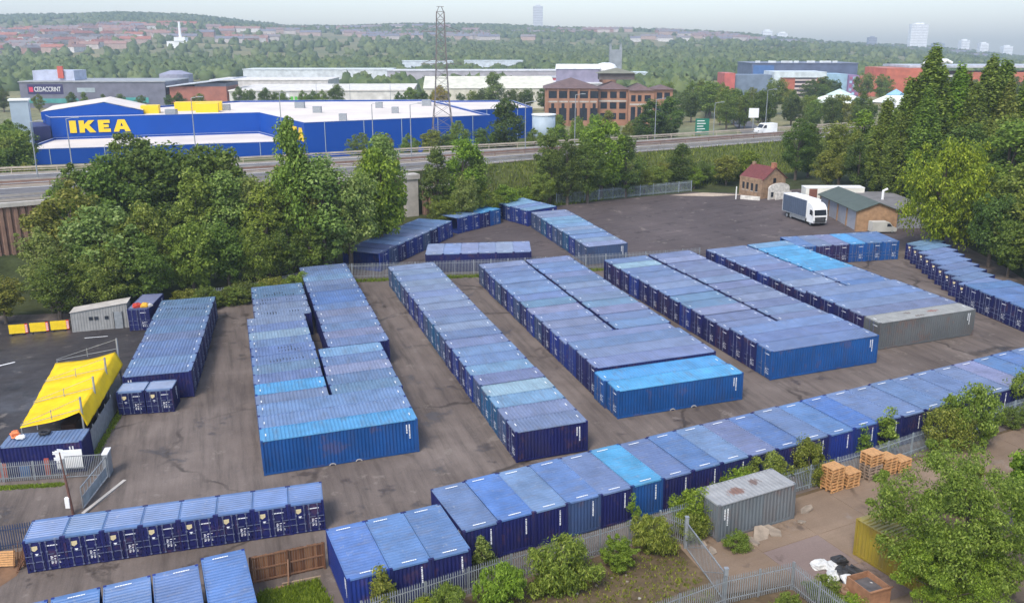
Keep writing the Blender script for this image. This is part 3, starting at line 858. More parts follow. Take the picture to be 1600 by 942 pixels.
# ================================================================ FENCES
def pale_mesh(h, w=0.07, mt=None):
    b = MB()
    t = 0.018
    pr = [(-w/2, 0), (-w/6, t), (w/6, t), (w/2, 0)]
    for (a, d), (a2, d2) in zip(pr, pr[1:]):
        b.poly([(a, d, 0), (a2, d2, 0), (a2, d2, h - .12), (a, d, h - .12)])
    b.poly([(-w/2, 0, h - .12), (-w/6, t, h - .12), (-w/4, t/2 + .01, h)])
    b.poly([(-w/6, t, h - .12), (w/6, t, h - .12), (0, t, h + .02)])
    b.poly([(w/6, t, h - .12), (w/2, 0, h - .12), (w/4, t/2 + .01, h)])
    return b.mesh('pale', mt or M['galv'])
PALES = {}
def palisade(pts, h, label, mt='galv', single=True, spacing=0.155, zf=None, group=None, lift=0.08):
    """steel palisade fence along a polyline: posts, two rails per bay, pointed pales"""
    zf = zf or gz
    root = empty('palisade_fence', (pts[0][0], pts[0][1], zf(*pts[0])))
    tag(root, label, 'fence', group)
    ox, oy, oz = root.location
    key = (h, mt)
    if key not in PALES: PALES[key] = pale_mesh(h - lift, mt=M[mt])
    allp = MB()
    for (x0, y0), (x1, y1) in zip(pts, pts[1:]):
        ln = math.hypot(x1 - x0, y1 - y0); ang = math.atan2(y1 - y0, x1 - x0)
        nb = max(1, round(ln / 2.75))
        nrm = (-math.sin(ang), math.cos(ang))
        for k in range(nb + 1):
            f = k / nb; x, y = x0 + (x1 - x0) * f, y0 + (y1 - y0) * f
            b = MB(); b.box(-.05, -.03, -.05, .05, .03, h - .05)
            b.build('post', M[mt], root, loc=(x - ox + nrm[0] * .06, y - oy + nrm[1] * .06, zf(x, y) - oz), rot=(0, 0, ang))
        for zz in (.35, h - .40):
            b = MB(); a = Vector((x0 - ox + nrm[0]*.025, y0 - oy + nrm[1]*.025, zf(x0, y0) + zz - oz)); c = Vector((x1 - ox + nrm[0]*.025, y1 - oy + nrm[1]*.025, zf(x1, y1) + zz - oz))
            b.bar(a, c, .04, .05); b.build('rail', M[mt], root)
        n = int(ln / spacing)
        for k in range(n + 1):
            f = (k + .5) / (n + 1); x, y = x0 + (x1 - x0) * f, y0 + (y1 - y0) * f
            if single:
                put('pale', PALES[key], root, (x - ox, y - oy, zf(x, y) + lift - oz + random.Random(k * 7 + int(ln * 10)).uniform(-.015, .015)), (0, 0, ang))
            else:
                cx, cy = math.cos(ang) * .033, math.sin(ang) * .033
                z0 = zf(x, y) + lift - oz; z1 = z0 + h - lift
                allp.poly([(x - ox - cx, y - oy - cy, z0), (x - ox + cx, y - oy + cy, z0), (x - ox + cx, y - oy + cy, z1 - .1), (x - ox, y - oy, z1), (x - ox - cx, y - oy - cy, z1 - .1)])
    if not single:
        tag(allp.build('pales', M[mt], root), kind='stuff')
    return root
palisade([(-8.6,45.4),(-5.1,47.2),(-0.05,49.9),(5.69,52.5),(9.9,54.6)], 1.9, 'grey palisade fence running close behind the row along the front', 'galv')
palisade([(9.9,54.6),(19.52,59.45),(26.4,62.75),(33.66,66.8)], 1.95, 'weathered teal-grey palisade fence behind the pallets and old grey container', 'galv_blue', False)
palisade([(33.66,66.8),(42.2,71.2),(52,75.8)], 1.95, 'weathered palisade fence beyond the pallets towards the far corner', 'galv_blue', False)
palisade([(6.0,43.6),(9.6,45.5),(12.55,47.0),(16.9,48.35),(18.65,44.3),(20.5,40)], 1.95, 'grey palisade fence turning a corner in front of the compound', 'galv')
palisade([(-41.5,63.7),(-34.6,64.4)], 1.7, 'short pale palisade fence in front of the dark blue container', 'galv', True)
palisade([(-37.2,53.6),(-34.3,54.3),(-32.0,54.95)], 1.9, 'navy palisade fence beside the upright wooden pallet', 'dark_blue_steel', True)
palisade([(-24.5,119.2),(-21.6,119.7),(-13.1,120.0),(-5.2,120.4),(1.8,120.9),(21.2,123.2),(26.2,124.4)], 2.15, 'long pale palisade fence crossing between the two yards', 'galv', False, 0.2)
palisade([(24.5,173.5),(35,177.3)], 2.2, 'grey palisade fence at the back of the lorry park', 'galv_blue', False, 0.22)
palisade([(8.2,167.2),(24.5,173.5)], 2.2, 'palisade fence half hidden by embankment trees behind the lorry park', 'galv_blue', False, 0.25)
palisade([(-39.5,108.4),(-33.5,110.8),(-24.5,119.2)], 2.1, 'palisade fence at the foot of the tree belt', 'galv', False, 0.2)

# sliding mesh gate of the compound with two tall posts
g = empty('compound_gate', (11.35, 53.1, gz(11.35, 53.1))); tag(g, 'grey steel gate with diagonal brace between two tall posts', 'gate')
ga, gb = Vector((0, 0, 0)), Vector((12.6 - 11.35, 47.3 - 53.1, gz(12.6, 47.3) - gz(11.35, 53.1)))
for p_ in (ga, gb):
    MB().box(-.11, -.11, 0, .11, .11, 2.25).build('gate_post', M['galv'], g, loc=p_)
    MB().box(-.13, -.13, 2.253, .13, .13, 2.30).build('post_cap', M['galv'], g, loc=p_)
gd = (gb - ga)
def gp(f, z): return ga + gd * f + Vector((0, 0, z))
for z_ in (.12, 1.85): MB().bar(gp(.03, z_), gp(.97, z_), .06).build('gate_rail', M['galv'], g)
for f0, f1 in ((.03, .5), (.5, .97)):
    MB().bar(gp(f0, .15), gp(f1, 1.82), .045).build('brace', M['galv'], g)
for k in range(56):
    f = .04 + k * .0166
    MB().bar(gp(f, .1), gp(f, 1.95), .022).build('upright', M['galv'], g) if k % 2 == 0 else None
palisade([(9.9,54.6),(11.3,53.35)], 1.9, 'one short palisade bay joining the compound gate to the fence', 'galv', True)

# solid steel hoarding along the canopy
g = empty('steel_hoarding', (-34.3, 67.9, gz(-34.3, 67.9))); tag(g, 'solid grey sheet steel hoarding between the canopy and the yard', 'fence')
p0 = Vector((0, 0, 0)); p1 = Vector((-36.1 + 34.3, 78.0 - 67.9, gz(-36.1, 78) - gz(-34.3, 67.9)))
for k in range(5):
    a = p0.lerp(p1, k / 5.0); c = p0.lerp(p1, (k + 1) / 5.0 - .006)
    b = MB(); n = 9
    for i in range(n):
        q0 = a.lerp(c, i / n); q1 = a.lerp(c, (i + 1) / n); o = Vector((.02 * (i % 2), 0, 0)); o2_ = Vector((.02 * ((i + 1) % 2), 0, 0))
        b.poly([q0 + o, q1 + o2_, q1 + o2_ + Vector((0,0,1.95)), q0 + o + Vector((0,0,1.95))])
    b.build('panel', M['galv'], g)
    MB().bar(a + Vector((-.05, 0, 0)), a + Vector((-.05, 0, 2.05)), .08).build('post', M['galv'], g)
# entrance gate leaf and its pier
g = empty('sliding_gate', (-31.1, 59.6, gz(-31.1, 59.6))); tag(g, 'open grey sliding gate beside the camera pole', 'gate')
e_ = Vector((-31.35 + 31.1, 64.4 - 59.6, .1))
for z_ in (.12, 1.0, 1.75): MB().bar((0, 0, z_), e_ + Vector((0, 0, z_)), .07 if z_ != 1.0 else .05).build('gate_rail', M['galv'], g)
for k in range(9):
    f = k / 8; MB().bar(e_ * f + Vector((0, 0, .1)), e_ * f + Vector((0, 0, 1.78)), .05).build('upright', M['galv'], g)
b = MB(); b.poly([(.02, .1, .2), e_ + Vector((.02, -.1, .2)), e_ + Vector((.02, -.1, 1.0)), (.02, .1, 1.0)]); b.build('mesh_panel', M['galv_blue'], g)
g = empty('gate_pier', (-31.5, 65.0, gz(-31.5, 65.0))); tag(g, 'grey metal gate pier with a pale top at the yard entrance', 'pier')
MB().box(-.18, -.55, 0, .18, .55, 1.9).build('body', M['galv'], g, rot=(0, 0, R(10)))
MB().box(-.22, -.6, 1.903, .22, .6, 2.0).build('cap', M['white'], g, rot=(0, 0, R(10)))
g = empty('gate_side_panel', (-33.0, 65.0, gz(-33.0, 65.0))); tag(g, 'flat steel mesh panel closing the gap beside the gate', 'fence')
MB().bar((-1.5, -.6, .1), (1.2, -.2, .1), .05).build('rail', M['galv'], g); MB().bar((-1.5, -.6, 1.8), (1.2, -.2, 1.8), .05).build('rail', M['galv'], g)
for k in range(22):
    MB().bar((-1.5 + 2.7 * k / 21, -.6 + .4 * k / 21, .1), (-1.5 + 2.7 * k / 21, -.6 + .4 * k / 21, 1.85), .03).build('upright', M['galv'], g)
tag(MB().box(-2.6, -.13, 0, 2.6, .13, .12).build('timber_kerb', M['concrete'], None, loc=(-30.3, 61.4, gz(-30.3, 61.4)), rot=(0, 0, R(80))), 'long pale concrete kerb lying beside the sliding gate', 'kerb')

# camera pole, leaning slightly
g = empty('camera_pole', (-31.5, 58.9, gz(-31.5, 58.9))); tag(g, 'leaning rusty brown pole carrying white security cameras by the gate', 'pole')
tp = Vector((-.35, 0, 4.9))
MB().tube([(0, 0, 0), tp * .62], [.10, .085], 8).build('lower_pole', mat('rusty_pole', (0.13,0.06,0.045), 0.8, 0.3, 3), g)
MB().tube([tp * .62, tp], [.05, .045], 8).build('upper_pole', bpy.data.materials['rusty_pole'], g)
MB().bar(tp * .62 + Vector((-.1, 0, 0)), tp * .62 + Vector((.35, 0, .12)), .06).build('bracket', bpy.data.materials['rusty_pole'], g)
for dx, dz_ in ((.35, -.05), (-.30, -.1), (-.25, -.55), (.05, .1)):
    b = MB(); b.box(-.17, -.07, -.07, .17, .07, .07); b.box(-.21, -.09, .072, .18, .09, .09)
    b.build('camera_housing', M['white'], g, loc=tp + Vector((dx, 0, dz_)), rot=(0, .3, .4))
for z_ in (.8, 1.2):
    MB().box(-.16, -.12, -.2, .16, .12, .2).build('junction_box', M['white'], g, loc=(-.25, -.05, z_))

# wooden fence between the rows, planks one by one
g = empty('wooden_fence', (-16.25, 50.0, gz(-16.25, 50.0))); tag(g, 'brown plank fence closing the gap between two container rows', 'fence')
we = Vector((-12.0 + 16.25, 51.65 - 50.0, .1)); wl_len = we.length; wang = math.atan2(we.y, we.x)
rw = random.Random(3)
npl = 30
pl = MB().box(-.068, -.011, 0, .068, .011, 1.9).mesh('plank', M['fence_wood'])
for k in range(npl):
    p_ = we * ((k + .5) / npl)
    cc = rw.choice(((0.13,0.055,0.025),(0.17,0.075,0.033),(0.10,0.042,0.020),(0.20,0.10,0.05)))
    put('plank', pl, g, p_ + Vector((0, 0, rw.uniform(-.02, .03))), (rw.uniform(-.01, .01), 0, wang), color=cc)
for z_ in (.18, 1.0, 1.84):
    q = Vector((math.sin(wang), -math.cos(wang), 0)) * .04
    MB().bar(q + Vector((0, 0, z_)), we + q + Vector((0, 0, z_)), .05, .09).build('rail', M['fence_wood'], g, color=(0.22,0.115,0.065))
for f in (0, .5, 1):
    q = Vector((math.sin(wang), -math.cos(wang), 0)) * .12
    MB().bar(we * f + q, we * f + q + Vector((0, 0, 1.95)), .1).build('post', M['fence_wood'], g, color=(0.12,0.055,0.03))
q = Vector((math.sin(wang), -math.cos(wang), 0))
MB().bar(we * .5 + q * .15 + Vector((0, 0, 1.3)), we * .46 + q * 1.2, .09).build('prop', M['fence_wood'], g, color=(0.22,0.12,0.07))
tag(MB().box(-.9, -.12, 0, .9, .12, .06).build('loose_board', M['fence_wood'], None, loc=(-14.9, 49.2, gz(-14.9, 49.2) + .02), rot=(0, .03, .7), color=(0.25,0.15,0.09)), 'loose brown board lying in the grass by the wooden fence', 'board')
tag(MB().box(-1.2, -.06, 0, 1.2, .06, .06).build('loose_board', M['fence_wood'], None, loc=(-13.2, 50.3, gz(-13.2, 50.3) + .02), rot=(0, 0, .36), color=(0.34,0.25,0.18)), 'pale batten lying along the foot of the wooden fence', 'board')

# ================================================================ PALLETS
def pallet_meshes(mt):
    top = MB()
    for k in range(7): top.box(-.6, -.5 + k * .148, .122, .6, -.5 + k * .148 + .115, .144)
    mid = MB()
    for y in (-.43, 0, .43): mid.box(-.6, y - .05, .10, .6, y + .05, .1215)
    blk = MB()
    for x in (-.52, 0, .52):
        for y in (-.43, 0, .43): blk.box(x - .07, y - .05, .0225, x + .07, y + .05, .0995)
    bot = MB()
    for y in (-.43, 0, .43): bot.box(-.6, y - .05, 0, .6, y + .05, .022)
    return [(n, b.mesh(n, mt)) for n, b in (('top_deck', top), ('stringer', mid), ('blocks', blk), ('base_boards', bot))]
PM = [pallet_meshes(M['timber']), pallet_meshes(M['timber_old'])]
def stack(x, y, rz, n, desc, old=()):
    r_ = random.Random(int(x * 100))
    for k in range(n):
        t = empty('wooden_pallet', (x + r_.uniform(-.03, .03), y + r_.uniform(-.03, .03), gz(x, y) + .03 + k * .232), R(rz) + r_.uniform(-.07, .07), (1.08, 1.08, 1.58))
        where = 'top' if k == n - 1 else ('bottom' if k == 0 else ORD[k] + ' from the ground')
        tag(t, f"wooden pallet, {where} of the {desc}", 'pallet', f"pallets of the {desc}")
        for nm, me in PM[1 if k in old else 0]: put(nm, me, t)
stack(23.35, 60.45, 28, 8, 'tall stack nearest the old grey container')
stack(24.75, 61.0, 28, 5, 'low stack between the two tall stacks')
stack(26.7, 62.0, 28, 9, 'tallest stack in front of the fence', (0, 1, 2, 3, 4))
stack(28.1, 62.7, 28, 6, 'middle-height stack beside the tallest one')
stack(29.4, 63.2, 28, 4, 'low stack farthest from the old grey container')
t = empty('wooden_pallet', (-32.9, 52.45, gz(-32.9, 52.45) + .1), R(5)); tag(t, 'orange wooden pallet standing on edge beside the navy fence', 'pallet'); t.rotation_euler = (R(78), 0, R(5))
for nm, me in PM[0]: put(nm, me, t, (0, .5, 0))

# ================================================================ CANOPY YARD
g = empty('yellow_canopy', (-39.0, 75.8, gz(-39, 75.8))); tag(g, 'long bright yellow tarpaulin canopy on a steel frame', 'canopy')
gx, gy, gz0 = g.location
def LC(x, y, z): return Vector((x - gx, y - gy, gz(x, y) + z - gz0))
CL = [(-39.95,68.5), (-44.1,83.2)]     # low eave
CR = [(-35.15,68.9), (-38.05,82.9)]    # high edge
CV = [(-34.6,68.8), (-37.35,82.7)]     # valance foot
m_y, nt_, bs_, _o = nodes_of('yellow_tarpaulin')
n_ = noise(nt_, 1.2, 5, 0.6); nt_.links.new(ramp(nt_, [(0.3, (0.68,0.43,0.003)), (0.7, (0.80,0.54,0.005))], n_), bs_.inputs['Base Color']); bs_.inputs['Roughness'].default_value = 0.6; bs_.inputs['Specular IOR Level'].default_value = 0.2
bump(nt_, bs_, n_, .4, .08)
nu, nv = 28, 12
def lerp2(seg, f): return (seg[0][0] + (seg[1][0] - seg[0][0]) * f, seg[0][1] + (seg[1][1] - seg[0][1]) * f)
def sheet_grid(A, B, za, zb, sag, name, th=True):
    vs = []; fs = []
    for i in range(nu + 1):
        f = i / nu; a = lerp2(A, f); c = lerp2(B, f)
        for j in range(nv + 1):
            s = j / nv; x, y = a[0] + (c[0] - a[0]) * s, a[1] + (c[1] - a[1]) * s
            z = za + (zb - za) * s - sag * math.sin(math.pi * s) * (0.55 + .45 * math.cos(f * 4 * 2 * math.pi)) - .07 * math.sin(f * 8 * math.pi) ** 2 + (.03 * math.sin(7 * s + 13 * f))
            vs.append(LC(x, y, z))
    for i in range(nu):
        for j in range(nv):
            k = i * (nv + 1) + j; fs.append((k, k + 1, k + nv + 2, k + nv + 1))
    me = bpy.data.meshes.new(name); me.from_pydata([tuple(v) for v in vs], [], fs); me.materials.append(m_y); me.polygons.foreach_set('use_smooth', [True] * len(fs))
    o = put(name, me, g); md = o.modifiers.new('thick', 'SOLIDIFY'); md.thickness = .02
    return o
sheet_grid(CL, CR, 2.45, 3.55, .18, 'roof_sheet')
sheet_grid(CR, CV, 3.55, 2.35, -.10, 'side_valance')
fm = M['galv']
for k, f in enumerate((.02, .34, .67, 1.04)):
    a = lerp2(CL, f); c = lerp2(CR, f)
    MB().bar(LC(c[0] + .12, c[1], 0), LC(c[0] + .12, c[1], 4.75), .13).build('mast', fm, g)
    MB().bar(LC(c[0] + .12, c[1], 4.65), LC(a[0], a[1], 2.62), .035).build('stay', fm, g)
    m_ = lerp2([a, c], .52)
    MB().bar(LC(m_[0], m_[1], 2.9), LC(m_[0], m_[1], 3.75), .05).build('king_post', fm, g)
    MB().bar(LC(a[0], a[1], 2.52), LC(c[0], c[1], 3.70), .045).build('rafter', fm, g)
    MB().bar(LC(a[0] + .05, a[1], 0), LC(a[0] + .05, a[1], 2.42), .09).build('short_post', fm, g)
for k, (x, y, sx, sy, h_) in enumerate(((-37.0,71,1.1,2.0,1.9), (-37.6,74.2,1.2,2.4,2.1), (-38.4,77.6,1.1,2.2,1.8), (-39.1,80.4,1.0,1.8,1.7))):
    t = empty('stored_crate', (x, y, gz(x, y) + .02), R(101)); tag(t, f"dark brown crate stored under the yellow canopy, {ORD[k]} from its open end", 'crate', 'crates under the canopy')
    cm = bpy.data.materials.get('dark_crate') or mat('dark_crate', (0.06,0.03,0.02), 0.9, 0.3, 2)
    MB().box(-sy/2, -sx/2, .1, sy/2, sx/2, h_).build('body', cm, t)
    for q in (-1, 1): MB().box(-sy/2 - .02, q*sx/2 - .05, 0, sy/2 + .02, q*sx/2 + .05, .0985).build('skid', cm, t)
    MB().box(-sy/2 - .03, -sx/2 - .03, h_ + .003, sy/2 + .03, sx/2 + .03, h_ + .06).build('lid', cm, t)
# white board leaning on the dark blue container, things on its roof
t = empty('white_board', (-34.5, 65.15, gz(-34.5, 65.15)), R(9)); tag(t, 'white board fixed on the dark blue container behind the palisade', 'board')
MB().box(-1.0, -.02, .55, .95, .02, 2.05).build('board', M['white'], t); MB().box(-1.05, -.035, .45, 1.0, .035, .545).build('foot_rail', M['galv'], t)
cz = gz(-36, 66.6) + 2.64
b = MB()
for k in range(14):
    a0, a1 = k / 14 * 2 * math.pi, (k + 1) / 14 * 2 * math.pi
    b.tube([(.36 * math.cos(a0), .36 * math.sin(a0), 0), (.36 * math.cos(a1), .36 * math.sin(a1), 0)], .12, 8, caps=False)
tag(b.build('tyre', M['black'], None, loc=(-37.1, 66.9, cz + .1), smooth=True), 'black tyre lying on the dark blue container roof', 'tyre')
def sack(name, loc, size, col, label, cat, seed, group=None):
    r_ = np.random.RandomState(seed); b = MB(); n = 10
    th = np.linspace(0, math.pi, 8); v = []
    for i, t_ in enumerate(th):
        for k in range(n):
            a = 2 * math.pi * k / n; q = 1 + r_.uniform(-.24, .24)
            x, y, z = math.copysign(abs(math.sin(t_) * math.cos(a)) ** .55, math.cos(a)), math.copysign(abs(math.sin(t_) * math.sin(a)) ** .55, math.sin(a)), math.cos(t_)
            v.append((x * size[0] * q, y * size[1] * q, max(-.55, z * q) * size[2] + .55 * size[2]))
    b.v = v
    for i in range(len(th) - 1):
        for k in range(n):
            k2 = (k + 1) % n; b.f.append((i * n + k, (i + 1) * n + k, (i + 1) * n + k2, i * n + k2)); b.m.append(0)
    o = b.build(name, M['plain'], None, False, col, loc, (0, 0, r_.uniform(0, 6)))
    tag(o, label, cat, group); return o
sack('bag', (-39.2, 66.4, cz - .03), (.4, .33, .3), (0.75,0.20,0.07), 'orange bag on the dark blue container roof', 'bag', 1)
sack('bag', (-38.6, 66.1, cz - .03), (.35, .25, .16), (0.7,0.68,0.66), 'white crumpled bag beside the orange bag on a roof', 'bag', 2)
bz = gz(-42.5, 101) + 2.62
sack('bag', (-42.9, 100.4, bz), (.5, .4, .28), (0.5,0.05,0.03), 'red bag on the dark blue container under the trees', 'bag', 3)
sack('bag', (-42.1, 100.5, bz), (.45, .4, .26), (0.6,0.33,0.03), 'orange-yellow bag on the dark blue container under the trees', 'bag', 4)
sack('bag', (-41.6, 100.7, bz), (.3, .3, .2), (0.55,0.52,0.48), 'pale bag on the dark blue container under the trees', 'bag', 5)
# grey cabin
g = empty('grey_cabin', (-50.3, 99.6, gz(-50.3, 99.6)), R(13)); tag(g, 'grey metal cabin with two small dark windows under the trees', 'cabin')
b = MB(); pr = corr(0, 6.1, .3, .03)
for (a, d), (a2, d2) in zip(pr, pr[1:]): b.poly([(a, -d, 0), (a2, -d2, 0), (a2, -d2, 2.3 + .13 * a2), (a, -d, 2.3 + .13 * a)])
b.poly([(0, 0.04, 0), (0, 0.04, 2.3), (0, 2.4, 2.3), (0, 2.4, 0)]); b.poly([(6.1, 0.04, 0), (6.1, 2.4, 0), (6.1, 2.4, 3.05), (6.1, 0.04, 3.05)]); b.poly([(0, 2.4, 0), (0, 2.4, 2.3), (6.1, 2.4, 3.05), (6.1, 2.4, 0)])
b.build('wall', mat('grey_cladding', (0.25,0.25,0.245), 0.7, 0.15, 1), g)
b = MB(); b.poly([(-.1, -.12, 2.33), (6.2, -.12, 3.15), (6.2, 2.5, 3.15), (-.1, 2.5, 2.33)]); b.build('roof', M['concrete'], g)
for x in (1.9, 2.5, 3.6): MB().box(x, -.05, 1.35, x + .42, .02, 1.72).build('window', M['glass_dark'], g)
MB().box(4.6, -.06, .05, 5.5, .02, 2.15).build('door', M['galv'], g)
for x in (4.55, 5.5): MB().box(x, -.09, 0, x + .06, -.02, 2.2).build('door_frame', M['black'], g)
# yellow barriers
for k in range(3):
    t = empty('yellow_barrier', (-57.2 + 2.08 * k, 98.9 + .6 * k, gz(-57.2, 98.9) + .04 * k), R(16.5)); tag(t, f"yellow plastic barrier with red striped end, {('farthest from', 'between the others beside', 'nearest')[k]} the grey cabin", 'barrier', 'yellow barriers')
    ym = bpy.data.materials.get('yellow_plastic') or mat('yellow_plastic', (0.75,0.52,0.01), 0.5, 0.1, 2)
    rm = bpy.data.materials.get('red_stripe') or mat('red_stripe', (0.6,0.05,0.02), 0.5, 0.1, 2)
    MB().box(0.04, -.05, .22, 1.70, .05, 1.25).build('panel', ym, t)
    MB().box(1.70, -.055, .2, 2.0, .055, 1.28).build('end_panel', rm, t)
    for z_ in (.32, .56, .80, 1.04): MB().box(1.74, -.062, z_, 1.96, -.0555, z_ + .11).build('stripe', M['white'], t)
    for x in (.25, 1.5): MB().box(x, -.3, 0, x + .12, .3, .218).build('foot', M['black'], t)

# ================================================================ COMPOUND ODDS AND ENDS
r_ = random.Random(9)
g = empty('rubbish_skip', (20.75, 46.2, gz(20.75, 46.2)), R(22)); tag(g, 'brown timber-sided skip at the foot of the bag heap', 'skip')
bm_ = mat('skip_brown', (0.30,0.15,0.08), 0.8, 0.3, 2)
for a in ((0, 0, 1.5, .06), (0, 1.84, 1.5, 1.9)): MB().box(a[0], a[1], .05, a[2], a[3], 1.2).build('side', bm_, g)
for a in ((-.06, 0, -.002, 1.9), (1.502, 0, 1.56, 1.9)): MB().box(a[0], a[1], .05, a[2], a[3], 1.2).build('end', bm_, g)
MB().box(0.0, .065, .75, 1.5, 1.835, .8).build('contents', mat('dark_sheet', (0.10,0.095,0.10), 0.8, 0.3, 2), g)
MB().box(-.1, -.1, 1.203, 1.6, -.0, 1.28).build('rim', bm_, g)
for k, (x, y, h_, wcol) in enumerate(((19.3,50.6,.0,1),(20.0,50.2,.05,1),(20.6,50.8,.1,0),(20.3,49.5,.15,0),(21.1,49.7,.1,0),(19.7,49.3,.05,1),(20.4,48.6,.2,1),(21.2,48.8,.1,0),(20.9,47.9,.1,1),(21.5,47.8,.25,1),(20.1,47.9,0,2))):
    col = ((0.03,0.03,0.032), (0.60,0.60,0.58), (0.20,0.12,0.07))[wcol]
    sack('rubbish_bag', (x, y, gz(x, y) + h_), (.52, .36, .30), col, f"{('black','white','brown')[wcol]} bulky bag in the heap by the brown skip, {ORD[k]} from the gate", 'bag', 20 + k, 'bags heaped by the skip')
RUB = mat('dirty_rubble', (0.27,0.22,0.17), .95, .3, 2)
def slab_piece(x, y, s, label, seed):
    q = random.Random(seed); b = MB(); n = 6
    pts = [(s * (.7 + q.random() * .5) * math.cos(i / n * 6.283) * 1.5, s * (.6 + q.random() * .5) * math.sin(i / n * 6.283)) for i in range(n)]
    b.prism(pts, 0, .14 * s + .06); tag(b.build('rubble_slab', RUB, None, loc=(x, y, gz(x, y) + .02), rot=(q.uniform(-.35, .35), q.uniform(-.3, .3), q.uniform(0, 3))), label, 'rubble', 'broken slabs in the compound')
slab_piece(16.6, 54.3, .75, 'large broken slab beside the old grey container', 1); slab_piece(17.4, 54.9, .6, 'tilted pale slab beside the large broken slab', 2)
slab_piece(15.9, 53.6, .5, 'brown broken slab nearest the gate side of the old container', 3); slab_piece(20.6, 57.5, .5, 'pale slab leaning near the far end of the old container', 4)
slab_piece(12.6, 53.4, .25, 'small pale stone by the corner of the old container', 5); slab_piece(13.0, 52.6, .3, 'flat pale stone beside the compound gate', 6); slab_piece(19.8, 55.9, .3, 'white broken piece at the foot of the old container', 7)
for k in range(16):
    x, y = r_.uniform(-3, 12), r_.uniform(46.5, 51.5)
    b = MB(); n = 5; b.prism([(.1 * math.cos(i * 1.257) * r_.uniform(.6, 1.2), .1 * math.sin(i * 1.257) * r_.uniform(.6, 1.2)) for i in range(n)], 0, .06)
    tag(b.build('litter_scrap', RUB if k % 4 else M['concrete'], None, loc=(x, y, gz(x, y) + .02), rot=(0, 0, r_.uniform(0, 3))), 'small pale scrap lying on the soil before the shrubs', 'litter', 'scraps on the soil')

_sc = sorted([o for o in COL.objects if o.name.startswith('litter_scrap')], key=lambda o: o.location.x / o.location.y)
for i, o in enumerate(_sc): o['label'] = f"small pale scrap on the soil before the shrubs, {ORD[i]} from the left"
# dead brushwood by the corner of the small units, odds and ends behind the palisade
b = MB(); rb_ = random.Random(6)
for k in range(16):
    a = Vector((rb_.uniform(-.5, .4), rb_.uniform(-.6, .6), 0)); b.tube([a, a + Vector((rb_.uniform(.2, .7), rb_.uniform(-.2, .2), rb_.uniform(.9, 1.9)))], [.035, .015], 5, caps=False)
tag(b.build('brushwood', mat('dead_brown_wood', (0.16,0.075,0.04), .9, .3, 3), None, loc=(-32.0, 52.3, gz(-32, 52.3))), 'dead brown brushwood leaning on the pallet end of the front row', 'brushwood')
for k, (x, y, w_, h_, c_, lb) in enumerate(((-39.6,64.5,.9,1.3,(0.5,0.12,0.08),'red board standing behind the short palisade'),(-37.9,64.75,.7,1.0,(0.05,0.13,0.30),'blue board standing behind the short palisade'),(-36.2,64.9,.35,1.5,(0.42,0.10,0.08),'narrow red board beside the white board'))):
    t = empty('leaning_board', (x, y, gz(x, y)), R(8)); tag(t, lb, 'board')
    MB().box(-w_/2, -.03, .05, w_/2, .03, h_).build('face', M['plain'], t, color=c_); MB().box(-w_/2 - .04, -.05, 0, w_/2 + .04, .05, .048).build('foot', M['galv'], t)

# ================================================================ BACK YARD BUILDINGS
def V2(a): return np.array(a, float)
# stone house
hx, hy = 46.4, 168.2
g = empty('stone_house', (hx, hy, gnd(hx, hy)), R(118), (.86, .86, .82)); tag(g, 'small sandstone house with a red roof and chimney at the yard edge', 'house')
# local x runs along the ridge (away), local -y... the gable end faces the yard at x = 0
Lh, Wh, eh, ah = 7.0, 6.4, 4.4, 6.9
st = M['stone']
b = MB(); b.box(0, -.0, -.4, Lh, .35, eh); b.build('wall', st, g)
b = MB(); b.box(0, -Wh, -.4, Lh, -Wh + .35, eh); b.build('wall', st, g)
for x in (.0, Lh - .35):
    b = MB(); b.slab([(-.352, -.4), (-Wh + .352, -.4), (-Wh + .352, eh + .2), (-Wh/2, ah - .15), (-.352, eh + .2)][::-1] if False else [(-.003, -.4), (-.003, eh), (-Wh/2, ah - .12), (-Wh + .003, eh), (-Wh + .003, -.4)], (x + .003, 0, 0), (0, 1, 0), (0, 0, 1), (1, 0, 0), .344)
    b.build('gable_wall', st, g)
rm_ = mat('red_roof_tiles', (0.135,0.035,0.033), 0.8, 0.25, 2)
for s in (0, 1):
    b = MB()
    y0, y1 = (.3, -Wh/2) if s == 0 else (-Wh - .3, -Wh/2)
    b.slab([(y0, eh - .1), (y1, ah + .1), (y1, ah - .02), (y0, eh - .22)], (-.25, 0, 0), (0, 1, 0), (0, 0, 1), (1, 0, 0), Lh + .5)
    b.build('roof', rm_, g)
MB().box(.1, -Wh/2 - .45, ah - .3, .9, -Wh/2 + .45, ah + 1.0).build('chimney', M['brick'], g)
MB().box(Lh - .7, -Wh/2 - .3, ah - .3, Lh - .1, -Wh/2 + .3, ah + .6).build('chimney', M['stone'], g)
for x in (1.6, 3.0, 4.4, 5.7):
    MB().box(x - .35, .352, 1.5 + (x > 4) * .2, x + .35, .37, 3.2).build('window', M['glass_dark'], g)
    MB().box(x - .45, .353, 1.35, x + .45, .42, 1.48).build('sill', M['concrete'], g)
MB().box(-.03, -Wh/2 - .4, 3.4, .0, -Wh/2 + .4, 4.5).build('window', M['glass_dark'], g)
